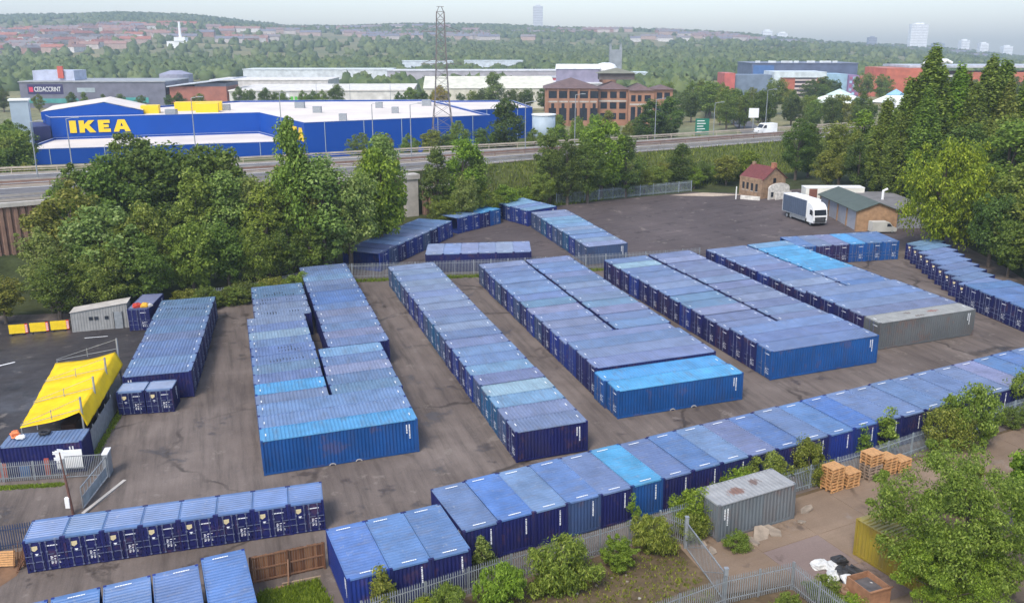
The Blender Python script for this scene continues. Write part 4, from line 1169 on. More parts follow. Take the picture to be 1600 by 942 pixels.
# whitewashed ruin against its gable
g = empty('whitewashed_ruin', (hx, hy, gnd(hx, hy)), R(118), (.86, .86, .82)); tag(g, 'ruined whitewashed lean-to wall with rounded top before the stone house', 'ruin')
ww = mat('flaking_whitewash', (0.58,0.55,0.50), 0.9, 0.3, 1.8)
arc = [(-6.2, -.4), (-.3, -.4), (-.3, 2.6)] + [(-3.2 + 2.9 * math.cos(a), 2.6 + 1.0 * math.sin(a)) for a in np.linspace(.15, math.pi - .15, 8)] + [(-6.2, 2.4)]
b = MB(); b.slab(arc, (-1.6, 0, 0), (0, 1, 0), (0, 0, 1), (1, 0, 0), .3); b.build('wall', ww, g)
b = MB(); b.slab([(-5.8, -.4), (-1.5, -.4), (-1.5, 1.6), (-5.8, 1.7)], (-2.6, 0, 0), (0, 1, 0), (0, 0, 1), (1, 0, 0), .3); b.build('low_wall', ww, g)
MB().box(-1.63, -1.6, .6, -1.6, -.9, 1.7).build('opening', M['glass_dark'], g)
tag(MB().box(-3.6, -.15, 0, 0, .15, .7).build('low_white_wall', ww, None, loc=(45.6, 166.8, gnd(45.6, 166.8)), rot=(0, 0, R(-30))), 'low white boundary wall in front of the stone house', 'wall')
tag(MB().tube([(0, 0, 0), (0, 0, 2.4)], .1, 8).build('white_post', M['white'], None, loc=(41.6, 168.5, gnd(41.6, 168.5))), 'white post beside the low wall of the stone house', 'post')
tag(sheet('yard_gravel_heap', [(30,173.5),(38,171.5),(44,172.5),(37,175.5)], 0.05, mat('pale_gravel', (0.42,0.34,0.26), 0.95, 0.2, 2)), kind='structure')

# green-roofed workshop
g = empty('workshop', (53.9, 140.8, gnd(54, 141)), R(92.4)); tag(g, 'brick workshop with green pitched roof and grey roller doors', 'workshop')
Lw, Ww, ew, aw = 16.0, 6.4, 3.3, 4.5     # local x away, local y to the left (door wall at y=0)
bk = mat('tan_brick', (0.33,0.20,0.11), 0.9, 0.25, 1.5)
b = MB(); b.slab([(0, -.3), (0, ew), (-Ww/2, aw - .06), (-Ww, ew), (-Ww, -.3)], (0, 0, 0), (0, 1, 0), (0, 0, 1), (1, 0, 0), .3); b.build('gable_wall', bk, g)
b = MB(); b.box(Lw - .3, -Ww, -.3, Lw, 0, ew); b.build('back_wall', bk, g)
b = MB(); b.box(.302, -Ww, -.3, Lw - .302, -Ww + .3, ew - .003); b.build('side_wall', bk, g)
for k in range(5): MB().box(.302 + k * 3.85, -.3, -.3, .302 + k * 3.85 + .25, -.004, ew - .004).build('pier', bk, g)
MB().box(.304, -.29, 2.95, Lw - .304, -.02, ew - .008).build('lintel', M['concrete'], g) if False else None
gr = mat('grey_roller_door', (0.30,0.31,0.35), 0.6, 0.1, 1.0)
for k in range(4):
    b = MB(); x0 = .56 + k * 3.85; pr = corr(-.2, ew - .02, .16, .02)
    for (a, d), (a2, d2) in zip(pr, pr[1:]): b.poly([(x0, -.14 + d, a), (x0 + 3.57, -.14 + d, a), (x0 + 3.57, -.14 + d2, a2), (x0, -.14 + d2, a2)])
    b.build('roller_door', gr, g)
gm = mat('green_roof_sheet', (0.07,0.09,0.075), 0.65, 0.15, 0.8)
for y0, y1 in ((.35, -Ww/2), (-Ww - .35, -Ww/2)):
    b = MB(); b.slab([(y0, ew - .05), (y1, aw + .08), (y1, aw - .03), (y0, ew - .16)], (-.35, 0, 0), (0, 1, 0), (0, 0, 1), (1, 0, 0), Lw + .7); b.build('roof', gm, g)
# grey extension behind it
g = empty('grey_extension', (60.6, 142.0, gnd(60.6, 142)), R(92.4)); tag(g, 'low grey flat-roofed extension beside the green-roofed workshop', 'building')
gw = mat('grey_render', (0.27,0.27,0.30), 0.8, 0.12, .7)
MB().box(0, -6, -.4, 17, 0, 2.9).build('wall', gw, g); MB().box(-.25, -6.3, 2.903, 17.2, .2, 3.15).build('roof', mat('grey_felt', (0.17,0.165,0.165), 0.9, 0.2, .5), g)
MB().tube([(9, -1.5, 3.1), (9, -1.5, 4.6), (9, -2.2, 4.9)], .22, 8).build('flue', M['white'], g)
MB().box(-.26, -5.4, 2.4, -.252, -.4, 2.7).build('fascia', M['black'], g)

# ================================================================ VEHICLES
def wheel(parent, x, y, r, w=.3, name='wheel'):
    o = MB().tube([(0, -w/2, 0), (0, w/2, 0)], r, 14).build(name, M['black'], parent, loc=(x, y, r))
    MB().tube([(0, -w/2 - .01, 0), (0, w/2 + .01, 0)], r * .55, 10).build('rim', M['galv'], o)
    return o
def lorry(x, y, heading, label):
    g = empty('box_lorry', (x, y, gz(x, y) + .02), R(heading)); tag(g, label, 'lorry')
    navy_c = mat('grey_blue_curtain', (0.075,0.10,0.15), 0.6, 0.15, 1.2)
    wp = bpy.data.materials['white_paint']
    b = MB()
    pr = corr(-9.6, -2.25, .6, .02)
    for s in (-1, 1):
        for (a, d), (a2, d2) in zip(pr, pr[1:]): b.poly([(a, s * (1.24 + d), 1.15), (a2, s * (1.24 + d2), 1.15), (a2, s * (1.24 + d2), 3.85), (a, s * (1.24 + d), 3.85)])
    b.build('curtain_side', navy_c, g)
    MB().box(-9.64, -1.27, 3.853, -2.2, 1.27, 3.98).build('box_roof', wp, g)
    MB().box(-9.66, -1.26, 1.0, -9.605, 1.26, 3.85).build('rear_doors', wp, g)
    MB().box(-2.245, -1.26, 1.0, -2.2, 1.26, 3.85).build('box_front', wp, g)
    MB().box(-9.64, -1.255, .98, -2.2, 1.255, 1.147).build('bed', M['galv'], g)
    MB().box(-9.3, -.45, .6, -.3, .45, .97).build('chassis', M['black'], g)
    b = MB()   # cab outline extruded across
    b.slab([(-2.0, .55), (-.05, .55), (0.0, .75), (0.0, 1.75), (-.22, 2.75), (-.75, 3.35), (-1.6, 3.62), (-2.0, 3.62)], (0, -1.22, 0), (1, 0, 0), (0, 0, 1), (0, 1, 0), 2.44)
    b.build('cab', wp, g)
    b = MB(); b.poly([(.008, -1.08, 1.78), (.008, 1.08, 1.78), (-.205, 1.05, 2.68), (-.205, -1.05, 2.68)]); b.build('windscreen', M['glass_dark'], g)
    b = MB(); b.slab([(-.9, .62), (.9, .62), (1.0, 1.5), (-1.0, 1.5)], (.004, 0, 0), (0, 1, 0), (0, 0, 1), (1, 0, 0), .03); b.build('grille', M['black'], g)
    for k in range(3): MB().box(.035, -.7, .80 + k * .22, .045, .7, .825 + k * .22).build('grille_bar', M['galv'], g)
    for s in (-1, 1):
        MB().box(.002, s * 1.08 - .13, .72, .04, s * 1.08 + .13, .95).build('headlight', M['galv'], g)
        b = MB(); b.poly([(-.45, s * 1.226, 1.8), (-1.25, s * 1.226, 1.8), (-1.25, s * 1.226, 2.6), (-.55, s * 1.226, 2.6)]); b.build('side_window', M['glass_dark'], g)
        MB().box(-.35, s * 1.42 - .08, 1.8, -.2, s * 1.42 + .08, 2.5).build('mirror', M['black'], g)
        MB().box(-7.2, s * 1.2 - .03, .5, -2.4, s * 1.2 + .03, .93).build('side_guard', M['galv'], g)
        for x_ in (-.95, -6.9, -8.1): wheel(g, x_, s * 1.05, .5)
    return g
lorry(49.5, 144.7, -76, 'white-cabbed lorry with dark blue-grey curtain sides parked in the back yard')
# white box trailer behind the workshop
g = empty('box_trailer', (56.3, 159.3, gz(56, 159) + .02), R(0)); tag(g, 'white box trailer with brown doors behind the workshop', 'trailer')
MB().box(-5.2, -1.27, 1.1, 5.0, 1.27, 3.6).build('body', mat('off_white_box', (0.72,0.70,0.62), .6, .1, .7), g)
MB().box(-5.25, -1.3, 3.603, 5.05, 1.3, 3.72).build('roof', M['white'], g)
MB().box(-4.6, -1.30, 1.2, -3.2, -1.273, 3.5).build('side_door', mat('brown_door', (0.18,0.07,0.045), .7, .2, 1), g)
MB().box(-5, -.5, .7, 4.8, .5, 1.09).build('chassis', M['black'], g)
for x_ in (2.2, 3.4):
    for s in (-1, 1): wheel(g, x_, s * 1.0, .48)
for s in (-.6, .6): MB().box(-4.0, s - .06, 0, -3.88, s + .06, .69).build('landing_leg', M['galv'], g)
def van(x, y, z, heading, label, col=(0.78,0.78,0.77), s=1.0, name='van', cat='van', group=None):
    g = empty(name, (x, y, z), R(heading), (s, s, s)); tag(g, label, cat, group)
    b = MB(); b.slab([(-2.7, .35), (2.55, .35), (2.65, .8), (2.55, 1.15), (1.75, 1.35), (1.05, 2.25), (.7, 2.4), (-2.65, 2.4)], (0, -.98, 0), (1, 0, 0), (0, 0, 1), (0, 1, 0), 1.96)
    b.build('body', M['plain'], g, color=col)
    b = MB(); b.poly([(1.72, -.85, 1.42), (1.72, .85, 1.42), (1.12, .8, 2.18), (1.12, -.8, 2.18)]); b.v = [(a + .035, c, d + .03) for a, c, d in b.v]; b.build('windscreen', M['glass_dark'], g)
    for q in (-1, 1):
        b = MB(); b.poly([(1.55, q * .986, 1.4), (.45, q * .986, 1.4), (.45, q * .986, 2.05), (1.05, q * .986, 2.05)]); b.build('side_window', M['glass_dark'], g)
        MB().box(2.6, q * .75 - .15, .8, 2.68, q * .75 + .15, 1.0).build('headlight', M['galv'], g)
        for x_ in (-1.7, 1.65): wheel(g, x_, q * .85, .36, .24)
    return g
van(57.6, 139.7, gz(57.6, 139.7), 5, 'dull white van parked against the brick gable of the workshop', (.46,.45,.41), .75)
CARB = []
def car(x, y, z, heading, col, label, group):
    g = empty('parked_car', (x, y, z), R(heading)); tag(g, label, 'car', group)
    if not CARB:
        b = MB(); b.slab([(-2.1, .3), (2.1, .3), (2.15, .65), (1.95, .85), (1.0, .95), (.35, 1.42), (-1.0, 1.45), (-1.75, .98), (-2.1, .9)], (0, -.88, 0), (1, 0, 0), (0, 0, 1), (0, 1, 0), 1.76); CARB.append(b.mesh('body', M['plain']))
        b = MB()
        for q in (-1, 1): b.poly([(.8, q * .886, .97), (-1.55, q * .886, .99), (-.95, q * .886, 1.38), (.3, q * .886, 1.36)])
        CARB.append(b.mesh('side_glass', M['glass_dark']))
        b = MB(); b.poly([(.99, -.75, 1.0), (.99, .75, 1.0), (.42, .7, 1.42), (.42, -.7, 1.42)]); CARB.append(b.mesh('windscreen', M['glass_dark']))
        CARB.append(MB().tube([(0, -.12, 0), (0, .12, 0)], .32, 10).mesh('wheel', M['black']))
    put('body', CARB[0], g, color=col); put('side_glass', CARB[1], g); put('windscreen', CARB[2], g)
    for q in (-1, 1):
        for x_ in (-1.3, 1.3): put('wheel', CARB[3], g, (x_, q * .8, .32))

# ================================================================ HIGHWAY
def ribbon(name, A, B, fa, fb, dz, material, x_lo=-150, x_hi=400, label=None, step=6.0, kind='structure', z=10.0):
    """strip between fractions fa..fb of the way from the near edge to the far edge"""
    xs_ = np.arange(x_lo, x_hi + .1, step); b = MB()
    pa = [(x, h_near(x)) for x in xs_]; pb = [(x - 14 if x < -20 else x - 1.5, None) for x in xs_]
    L_, R_ = [], []
    for x in xs_:
        x2 = x - 3.0
        n_, f_ = np.array((x, h_near(x))), np.array((x2 - 10 * float(smooth((-20 - x) / 60)), 0))
        f_[1] = h_far(f_[0])
        L_.append(n_ + (f_ - n_) * fa); R_.append(n_ + (f_ - n_) * fb)
    for i in range(len(L_) - 1):
        b.poly([(*L_[i], z + dz), (*L_[i+1], z + dz), (*R_[i+1], z + dz), (*R_[i], z + dz)])
    o = b.build(name, material); tag(o, kind=kind); return o, L_, R_
M['road'] = asphalt('road_asphalt', (0.115,0.11,0.112), (0.17,0.165,0.165), 30, 0, False)
ribbon('road', HN, HF, 0.0, 1.0, 0.0, mat('road_verge', (0.27,0.23,0.18), .95, .25, .6))
_, NL_, NR_ = ribbon('near_carriageway', HN, HF, .06, .42, .02, M['road'])
_, FL_, FR_ = ribbon('far_carriageway', HN, HF, .55, .90, .02, M['road'])
ribbon('lane_marking', HN, HF, .075, .085, .028, M['white']); ribbon('lane_marking', HN, HF, .395, .405, .028, M['white'])
ribbon('lane_marking', HN, HF, .57, .58, .028, M['white']); ribbon('lane_marking', HN, HF, .875, .885, .028, M['white'])
def crash_barrier(frac, label, z=10.0, h=.75, x_lo=-140, x_hi=150, mt=None, bays=6.0, gap=False):
    mt = mt or M['rail']
    xs_ = np.arange(x_lo, x_hi + .1, bays)
    P = []
    for x in xs_:
        n_ = np.array((x, h_near(x))); fx = x - 3 - 10 * float(smooth((-20 - x) / 60)); f_ = np.array((fx, h_far(fx)))
        P.append(n_ + (f_ - n_) * frac)
    g = empty('crash_barrier', (*P[0], z)); tag(g, label, 'barrier')
    b = MB()
    for p_, q_ in zip(P, P[1:]):
        a = Vector((p_[0] - P[0][0], p_[1] - P[0][1], h)); c = Vector((q_[0] - P[0][0], q_[1] - P[0][1], h))
        b.bar(a, c, .09, .32); b.bar(a - Vector((0, 0, .42)), c - Vector((0, 0, .42)), .05, .12)
    b.build('rail', mt, g)
    pm = MB().box(-.06, -.06, 0, .06, .06, h).mesh('post', mt)
    for p_ in P: put('post', pm, g, (p_[0] - P[0][0], p_[1] - P[0][1], 0))
crash_barrier(.015, 'crash barrier along the near edge of the highway')
crash_barrier(.46, 'rusty crash barrier on the near side of the central reserve', mt=mat('rusty_barrier', (0.20,0.12,0.09), .8, .3, .8))
crash_barrier(.52, 'crash barrier on the far side of the central reserve')
crash_barrier(.95, 'brownish crash barrier along the far edge of the highway', h=1.0, mt=mat('pale_barrier', (0.40,0.34,0.27), .8, .2, .5))
# retaining wall below the highway: steel sheet piles with a concrete end
def sheet_piles(pts, z0f, z1, label):
    g = empty('sheet_pile_wall', (*pts[0], 0)); tag(g, label, 'wall')
    rust = bpy.data.materials.get('rusty_sheet_pile') or mat('rusty_sheet_pile', (0.21,0.125,0.09), .85, .3, .6)
    k = 0
    for (x0, y0), (x1, y1) in zip(pts, pts[1:]):
        ln = math.hypot(x1 - x0, y1 - y0); n = int(ln / .9); d = V2((x1 - x0, y1 - y0)) / ln; nn = np.array((d[1], -d[0]))
        for i in range(n):
            s0 = i * ln / n; w_ = ln / n
            b = MB(); pr = [(0, 0), (w_ * .28, 0), (w_ * .42, .28), (w_ * .85, .28), (w_ * .985, .03)]
            for (a, o_), (a2, o2_) in zip(pr, pr[1:]):
                p_, q_ = V2((x0, y0)) + d * (s0 + a) + nn * o_, V2((x0, y0)) + d * (s0 + a2) + nn * o2_
                b.poly([(p_[0] - pts[0][0], p_[1] - pts[0][1], z0f), (q_[0] - pts[0][0], q_[1] - pts[0][1], z0f), (q_[0] - pts[0][0], q_[1] - pts[0][1], z1), (p_[0] - pts[0][0], p_[1] - pts[0][1], z1)])
            b.build('pile', rust, g)
        b = MB(); b.bar((x0 - pts[0][0] + nn[0]*.1, y0 - pts[0][1] + nn[1]*.1, z1 + .3), (x1 - pts[0][0] + nn[0]*.1, y1 - pts[0][1] + nn[1]*.1, z1 + .3), .9, .6); b.build('capping_beam', M['concrete'], g)
def nearpt(x, off): return (x, float(h_near(x)) - off)
sheet_piles([nearpt(-112, 2.6), nearpt(-72, 2.6), nearpt(-50, 2.6), nearpt(-19, 2.6)], 1.0, 9.6, 'rusty sheet pile retaining wall under the highway')
g = empty('bridge_abutment', (*nearpt(-17.3, 3.4), 0), R(30)); tag(g, 'tall pale concrete abutment at the end of the retaining wall', 'abutment')
MB().box(-1.3, -.6, 1.2, 1.0, 1.4, 9.2).build('pillar', M['concrete'], g); MB().box(-1.6, -.8, 9.203, 1.3, 1.6, 10.0).build('cap', M['concrete'], g)
sheet_piles([(-15.6, 157.2), (-9.5, 160.5)], 1.5, 7.2, 'short sheet pile wing wall beside the abutment')
g = empty('stair_rail', (-14.2, 156.5, gnd(-14.2, 156.5))); tag(g, 'pale handrail climbing the bank beside the abutment', 'handrail')
for o_ in (0, .9): MB().bar((0, o_, 6.2), (4.6, o_ - .6, 2.2), .08).build('rail', mat('sand_rail', (.45,.36,.22), .7, .2, 2), g)
for k in range(4): MB().bar((1.2 * k + .3, .4, 0), (1.2 * k + .3, .4, 6.0 - k * 1.05), .07).build('post', M['galv'], g)
# lamp posts
def lamp_post(x, y, z, h, label, arm=1, rz=0.0, r=.09):
    g = empty('street_lamp', (x, y, z), rz); tag(g, label, 'street lamp', 'street lamps by the highway')
    MB().tube([(0, 0, 0), (0, 0, h)], [r * 1.3, r * .8], 7).build('pole', M['galv'], g)
    for s in ((1,) if arm == 1 else (1, -1)):
        MB().tube([(0, 0, h), (s * 1.4, 0, h + .25)], r * .6, 6).build('arm', M['galv'], g)
        MB().box(min(s*1.35, s*2.2), -.16, h + .18, max(s*1.35, s*2.2), .16, h + .34).build('lantern', M['galv'], g)
def P_(frac, x):
    n_ = np.array((x, h_near(x))); fx = x - 3 - 10 * float(smooth((-20 - x) / 60)); f_ = np.array((fx, h_far(fx))); return n_ + (f_ - n_) * frac
for i, (fr, x, h_) in enumerate(((.93, -66, 9), (.70, -70, 9.2), (.5, -17.5, 10.5), (.96, -24.5, 10), (.5, 4.2, 10), (.97, 66, 10.2), (1.03, 17, 12.5), (1.05, 52, 9.5), (.98, -50, 12), (.98, -38.5, 12.5), (.98, 36, 9))):
    p_ = P_(fr, x); lamp_post(p_[0], p_[1], 10 if fr < 1 else 8, h_, f"tall pale lamp post by the highway, {ORD[i]} set down", 1)
LAMPS = sorted([o for o in COL.objects if o.name.startswith('street_lamp')], key=lambda o: math.atan2(o.location.x, o.location.y))
for i, o in enumerate(LAMPS): o['label'] = f"tall lamp post, {ORD[i]} from the left along the highway"
p_ = P_(.88, 63); van(62.0, 226.5, 10.03, 205, 'white van driving along the far carriageway of the highway', s=1.05)
g = empty('road_sign', (50.5, 246, 5.5), R(10)); tag(g, 'large green direction sign beyond the highway', 'road sign')
MB().box(-1.9, -.08, 2.4, 1.9, .08, 6.6).build('panel', mat('sign_green', (0.01,0.16,0.10), .5, .1, 1), g)
for z_, w_ in ((5.9, 1.3), (5.2, 1.5), (4.5, 1.1), (3.8, 1.4), (3.1, .9)): MB().box(-1.5, -.1, z_, -1.5 + w_ * 1.6, -.085, z_ + .22).build('lettering', M['white'], g)
for x_ in (-1.3, 1.3): MB().box(x_ - .08, .082, 0, x_ + .08, .2, 6.5).build('post', M['galv'], g)
g = empty('blank_sign', (78, 300, 2), R(0)); tag(g, 'white rectangular sign on a post beyond the highway', 'road sign')
MB().box(-1.6, -.06, 6, 1.6, .06, 9.0).build('panel', M['white'], g); MB().box(-.12, .065, 0, .12, .2, 8.5).build('post', M['galv'], g)
# slip road seen beyond the highway
b = MB(); pts_ = [(64,246),(72,262),(78,290),(84,330),(90,380)]
for (x0,y0),(x1,y1) in zip(pts_, pts_[1:]): b.poly([(x0-4, y0, gnd(x0-4,y0)+.3), (x0+4, y0, gnd(x0+4,y0)+.3), (x1+4, y1, gnd(x1+4,y1)+.3), (x1-4, y1, gnd(x1-4,y1)+.3)])
tag(b.build('slip_road', M['road']), kind='structure')
for i, (x, y) in enumerate(((72.5,268),(76.8,283),(79.5,296))): car(x, y, gnd(x, y) + .35, 75, ((.05,.06,.09),(.12,.14,.18),(.04,.04,.05))[i], f"dark car on the slip road, {ORD[i]} from the highway", 'cars on the slip road')

# ================================================================ THE BLUE STORE
GZ0 = 2.0
blue_m, nt_, bs_, _o = nodes_of('blue_cladding')
tc_ = nt_.nodes.new('ShaderNodeTexCoord'); wv = nt_.nodes.new('ShaderNodeTexWave'); wv.inputs['Scale'].default_value = 1.1; wv.bands_direction = 'DIAGONAL'
nt_.links.new(tc_.outputs['Object'], wv.inputs['Vector']); n_ = noise(nt_, .06, 4)
c_ = ramp(nt_, [(0.3, (0.002,0.052,0.29)), (0.7, (0.003,0.066,0.36))], n_)
nt_.links.new(c_, bs_.inputs['Base Color']); bs_.inputs['Roughness'].default_value = .55; bs_.inputs['Specular IOR Level'].default_value = .15
white_roof = mat('pale_flat_roof', (0.64,0.575,0.52), .8, .12, .08)
yellow_m = mat('sign_yellow', (0.80,0.54,0.005), .5, .04, .5)
G = empty('blue_store', (-75, 262, GZ0)); tag(G, 'huge blue flat-roofed store with yellow lettering behind the highway', 'store')
ox, oy = -75, 262
def rel(p): return [(x - ox, y - oy) for x, y in p]
PT = mat('pale_blue_trim', (0.36,0.42,0.58), .6, .1, .3)
def block(poly, z1, parapet=.5, z0=0):
    b = MB(); b.prism(rel(poly), z0, z1, top=False); b.build('wall', blue_m, G)
    b = MB(); b.prism(rel(poly), z1 - parapet, z1 - parapet + .02, sides=False); b.build('roof', white_roof, G)
    n = len(poly)
    for i in range(n):
        a, c = Vector((*rel(poly)[i], z1 + .06)), Vector((*rel(poly)[(i + 1) % n], z1 + .06))
        MB().bar(a, c, .22, .07).build('parapet_trim', PT, G)
zt, za = 9.5, 3.9
main = [(-127.7,256.8),(-74.8,275.4),(-53.9,240.4),(-6.4,265.8),(-10,276),(-30,336),(-96,330),(-137,271)]
block(main, zt)
block([(-122,228.6),(-61.2,247.9),(-58.4,248.3),(-75.3,274.9),(-127.2,256.6)], za)
block([(-12.6,285.0),(6.5,297.0),(0,332),(-27.5,330)], zt)
# gabled hall behind
b = MB(); gp_ = [(-133,263.5),(-134,262)]
g0, g1 = V2((-134.0, 264.5)), V2((-108.5, 273.7)); gd_ = (g1 - g0); dep = V2((-9, 26))
def q3(p, z): return (p[0] - ox, p[1] - oy, z)
mid_ = g0 + gd_ * .62
b.poly([q3(g0, 8), q3(g1, 8), q3(g1, zt + .6), q3(mid_, zt + 3.2), q3(g0, zt + .9)]); b.poly([q3(g0 + dep, 8), q3(g0, 8), q3(g0, zt + .9), q3(g0 + dep, zt + .9)]); b.poly([q3(g1, 8), q3(g1 + dep, 8), q3(g1 + dep, zt + .6), q3(g1, zt + .6)])
b.build('gable_wall', blue_m, G)
b = MB(); b.poly([q3(g0, zt + 1.0), q3(mid_, zt + 3.4), q3(mid_ + dep, zt + 3.4), q3(g0 + dep, zt + 1.0)]); b.poly([q3(mid_, zt + 3.4), q3(g1, zt + .8), q3(g1 + dep, zt + .8), q3(mid_ + dep, zt + 3.4)]); b.build('hall_roof', white_roof, G)
for p_, w_ in ((V2((-110.5, 277)), 5.0), (V2((-104, 287)), 14), (V2((-95.5, 281)), 6.5)):
    MB().box(0, 0, 8, w_, 5, 11.6 if w_ > 6 else 11.3).build('entrance_block', yellow_m, G, loc=(p_[0] - ox, p_[1] - oy, 0), rot=(0, 0, R(14)))
# left wing, grey tower, tank
b = MB(); b.prism(rel([(-137.5,271),(-127.9,256.6),(-131,252),(-141,267)]), 0, 7.2); b.build('side_wing', mat('navy_cladding', (0.02,0.025,0.12), .6, .1, .2), G)
tg = empty('plant_tower', (-131.8, 249.6, GZ0), R(22)); tag(tg, 'tall pale grey plant tower at the corner of the blue store', 'tower')
tm = mat('pale_grey_cladding', (0.33,0.40,0.46), .6, .12, .3)
MB().box(-2.2, -2, 0, 2.2, 2.4, 14.6).build('wall', tm, tg); MB().box(-2.5, -2.3, 14.603, 2.5, 2.7, 15.0).build('cap', M['white'], tg)
tg = empty('storage_tank', (9.3, 272, GZ0)); tag(tg, 'pale grey storage tank beyond the end of the blue store', 'tank')
MB().tube([(0, 0, 0), (0, 0, 9.0)], 3.4, 20).build('shell', tm, tg, True); MB().tube([(0, 0, 9.003), (0, 0, 9.3)], 3.6, 20).build('rim', M['white'], tg)
# lettering
LET = {
 'I': ([[(0,0),(.46,0),(.46,1),(0,1)]], .46),
 'K': ([[(0,0),(.36,0),(.36,.30),(.44,.38),(.70,0),(1.13,0),(.70,.60),(1.08,1),(.66,1),(.36,.66),(.36,1),(0,1)]], 1.12),
 'E': ([[(0,0),(.84,0),(.84,.27),(.37,.27),(.37,.38),(.72,.38),(.72,.62),(.37,.62),(.37,.74),(.82,.74),(.82,1),(0,1)]], .84),
 'A': ([[(0,0),(.38,0),(.44,.2),(.60,.2),(.60,.45),(.505,.45),(.60,.76),(.60,1),(.36,1)],[(.60,.2),(.76,.2),(.82,0),(1.20,0),(.84,1),(.60,1),(.60,.76),(.695,.45),(.60,.45)]], 1.2)}
def write_sign(org, ux, out, h, text, gap=.16, wid=1.0):
    x = 0
    for ch in text:
        polys, w_ = LET[ch]; b = MB()
        for pl_ in polys: b.slab([(a * h * wid, c * h) for a, c in pl_], Vector(org) + Vector(ux) * x, ux, (0, 0, 1), out, .25)
        b.build('letter', yellow_m, G, loc=(0, 0, 0)); x += (w_ + gap) * h * wid
w0, w1 = V2(main[0]), V2(main[1]); wd = (w1 - w0) / np.linalg.norm(w1 - w0); wn_ = np.array((wd[1], -wd[0]))
s_ = w0 + wd * 4.6 + wn_ * .05
write_sign((s_[0] - ox, s_[1] - oy, 5.15), (wd[0], wd[1], 0), (wn_[0], wn_[1], 0), 3.35, 'IKEA', .19, 1.12)
w0, w1 = V2(main[1]), V2(main[2]); wd = (w1 - w0) / np.linalg.norm(w1 - w0); wn_ = np.array((wd[1], -wd[0]))
s_ = w0 + wd * 24.2 + wn_ * .05
write_sign((s_[0] - ox, s_[1] - oy, 4.6), (wd[0], wd[1], 0), (wn_[0], wn_[1], 0), 3.4, 'IKEA', .19, 1.12)
def wall_strips(a, c, z0_, z1_, n_, mt_, nm, wd_=.16):
    a, c = V2(a), V2(c); d_ = (c - a) / np.linalg.norm(c - a); o_ = np.array((d_[1], -d_[0])) * .06
    for k in range(n_):
        p_ = a + (c - a) * ((k + .5) / n_) + o_
        MB().box(-wd_/2, -.05, z0_, wd_/2, .05, z1_).build(nm, mt_, G, loc=(p_[0] - ox, p_[1] - oy, 0), rot=(0, 0, math.atan2(d_[1], d_[0])))
wall_strips(main[2], main[3], 0, zt - .1, 5, tm, 'downpipe'); wall_strips((-122,228.6), (-61.2,247.9), 0, za - .1, 5, tm, 'downpipe'); wall_strips((-12.6,285), (6.5,297), 0, zt - .1, 2, tm, 'downpipe')
for x, y, w_ in ((-47,252,2.0), (-100,268,3), (-36,278,2), (-60,280,2.5), (-70,300,3), (-44,300,2.2), (-90,290,2), (-30,310,3)):
    MB().box(0, 0, zt - .47, w_, w_ * .7, zt + 1.4).build('roof_plant', M['galv'], G, loc=(x - ox, y - oy, 0))

# ================================================================ PYLON
g = empty('pylon', (-18.2, 243, 2.0), R(8)); tag(g, 'tall steel lattice electricity pylon in front of the blue store', 'pylon')
pm_ = mat('pylon_steel', (0.16,0.14,0.14), .7, .25, .5)
prof = [(0, 3.3), (8, 2.6), (16, 1.75), (24, 1.35), (32, 1.1), (37, .95)]
def wid_(z): return float(np.interp(z, [a for a, _ in prof], [c for _, c in prof]))
zs_ = [0, 4.5, 8, 11, 13.8, 16.2, 18.4, 20.6, 22.8, 25, 27, 29, 31, 33, 35, 37]
for sx, sy in ((-1,-1),(1,-1),(1,1),(-1,1)):
    b = MB()
    for z0_, z1_ in zip(zs_, zs_[1:]): b.bar((sx * wid_(z0_), sy * wid_(z0_), z0_), (sx * wid_(z1_), sy * wid_(z1_), z1_), .17)
    b.build('leg', pm_, g)
b = MB()
for z0_, z1_ in zip(zs_, zs_[1:]):
    w0_, w1_ = wid_(z0_), wid_(z1_); c0 = [(-w0_,-w0_),(w0_,-w0_),(w0_,w0_),(-w0_,w0_)]; c1 = [(-w1_,-w1_),(w1_,-w1_),(w1_,w1_),(-w1_,w1_)]
    for i in range(4):
        j = (i + 1) % 4
        b.bar((*c0[i], z0_), (*c1[j], z1_), .075); b.bar((*c0[j], z0_), (*c1[i], z1_), .075); b.bar((*c1[i], z1_), (*c1[j], z1_), .075)
b.build('bracing', pm_, g)
for z_, ln in ((24.2, 5.2), (32.2, 5.0)):
    for s in (-1, 1):
        b = MB(); w_ = wid_(z_)
        for q in (-1, 1): b.bar((s * w_, q * w_, z_), (s * ln, 0, z_ - .1), .13); b.bar((s * w_, q * w_, z_ + 1.4), (s * ln, 0, z_), .10)
        b.build('cross_arm', pm_, g)
b = MB(); b.bar((-.9, -.9, 37), (-.3, 0, 38.2), .12); b.bar((.9, .9, 37), (.3, 0, 38.2), .12); b.bar((-.9, 0, 38.2), (.9, 0, 38.2), .12); b.build('peak', pm_, g)
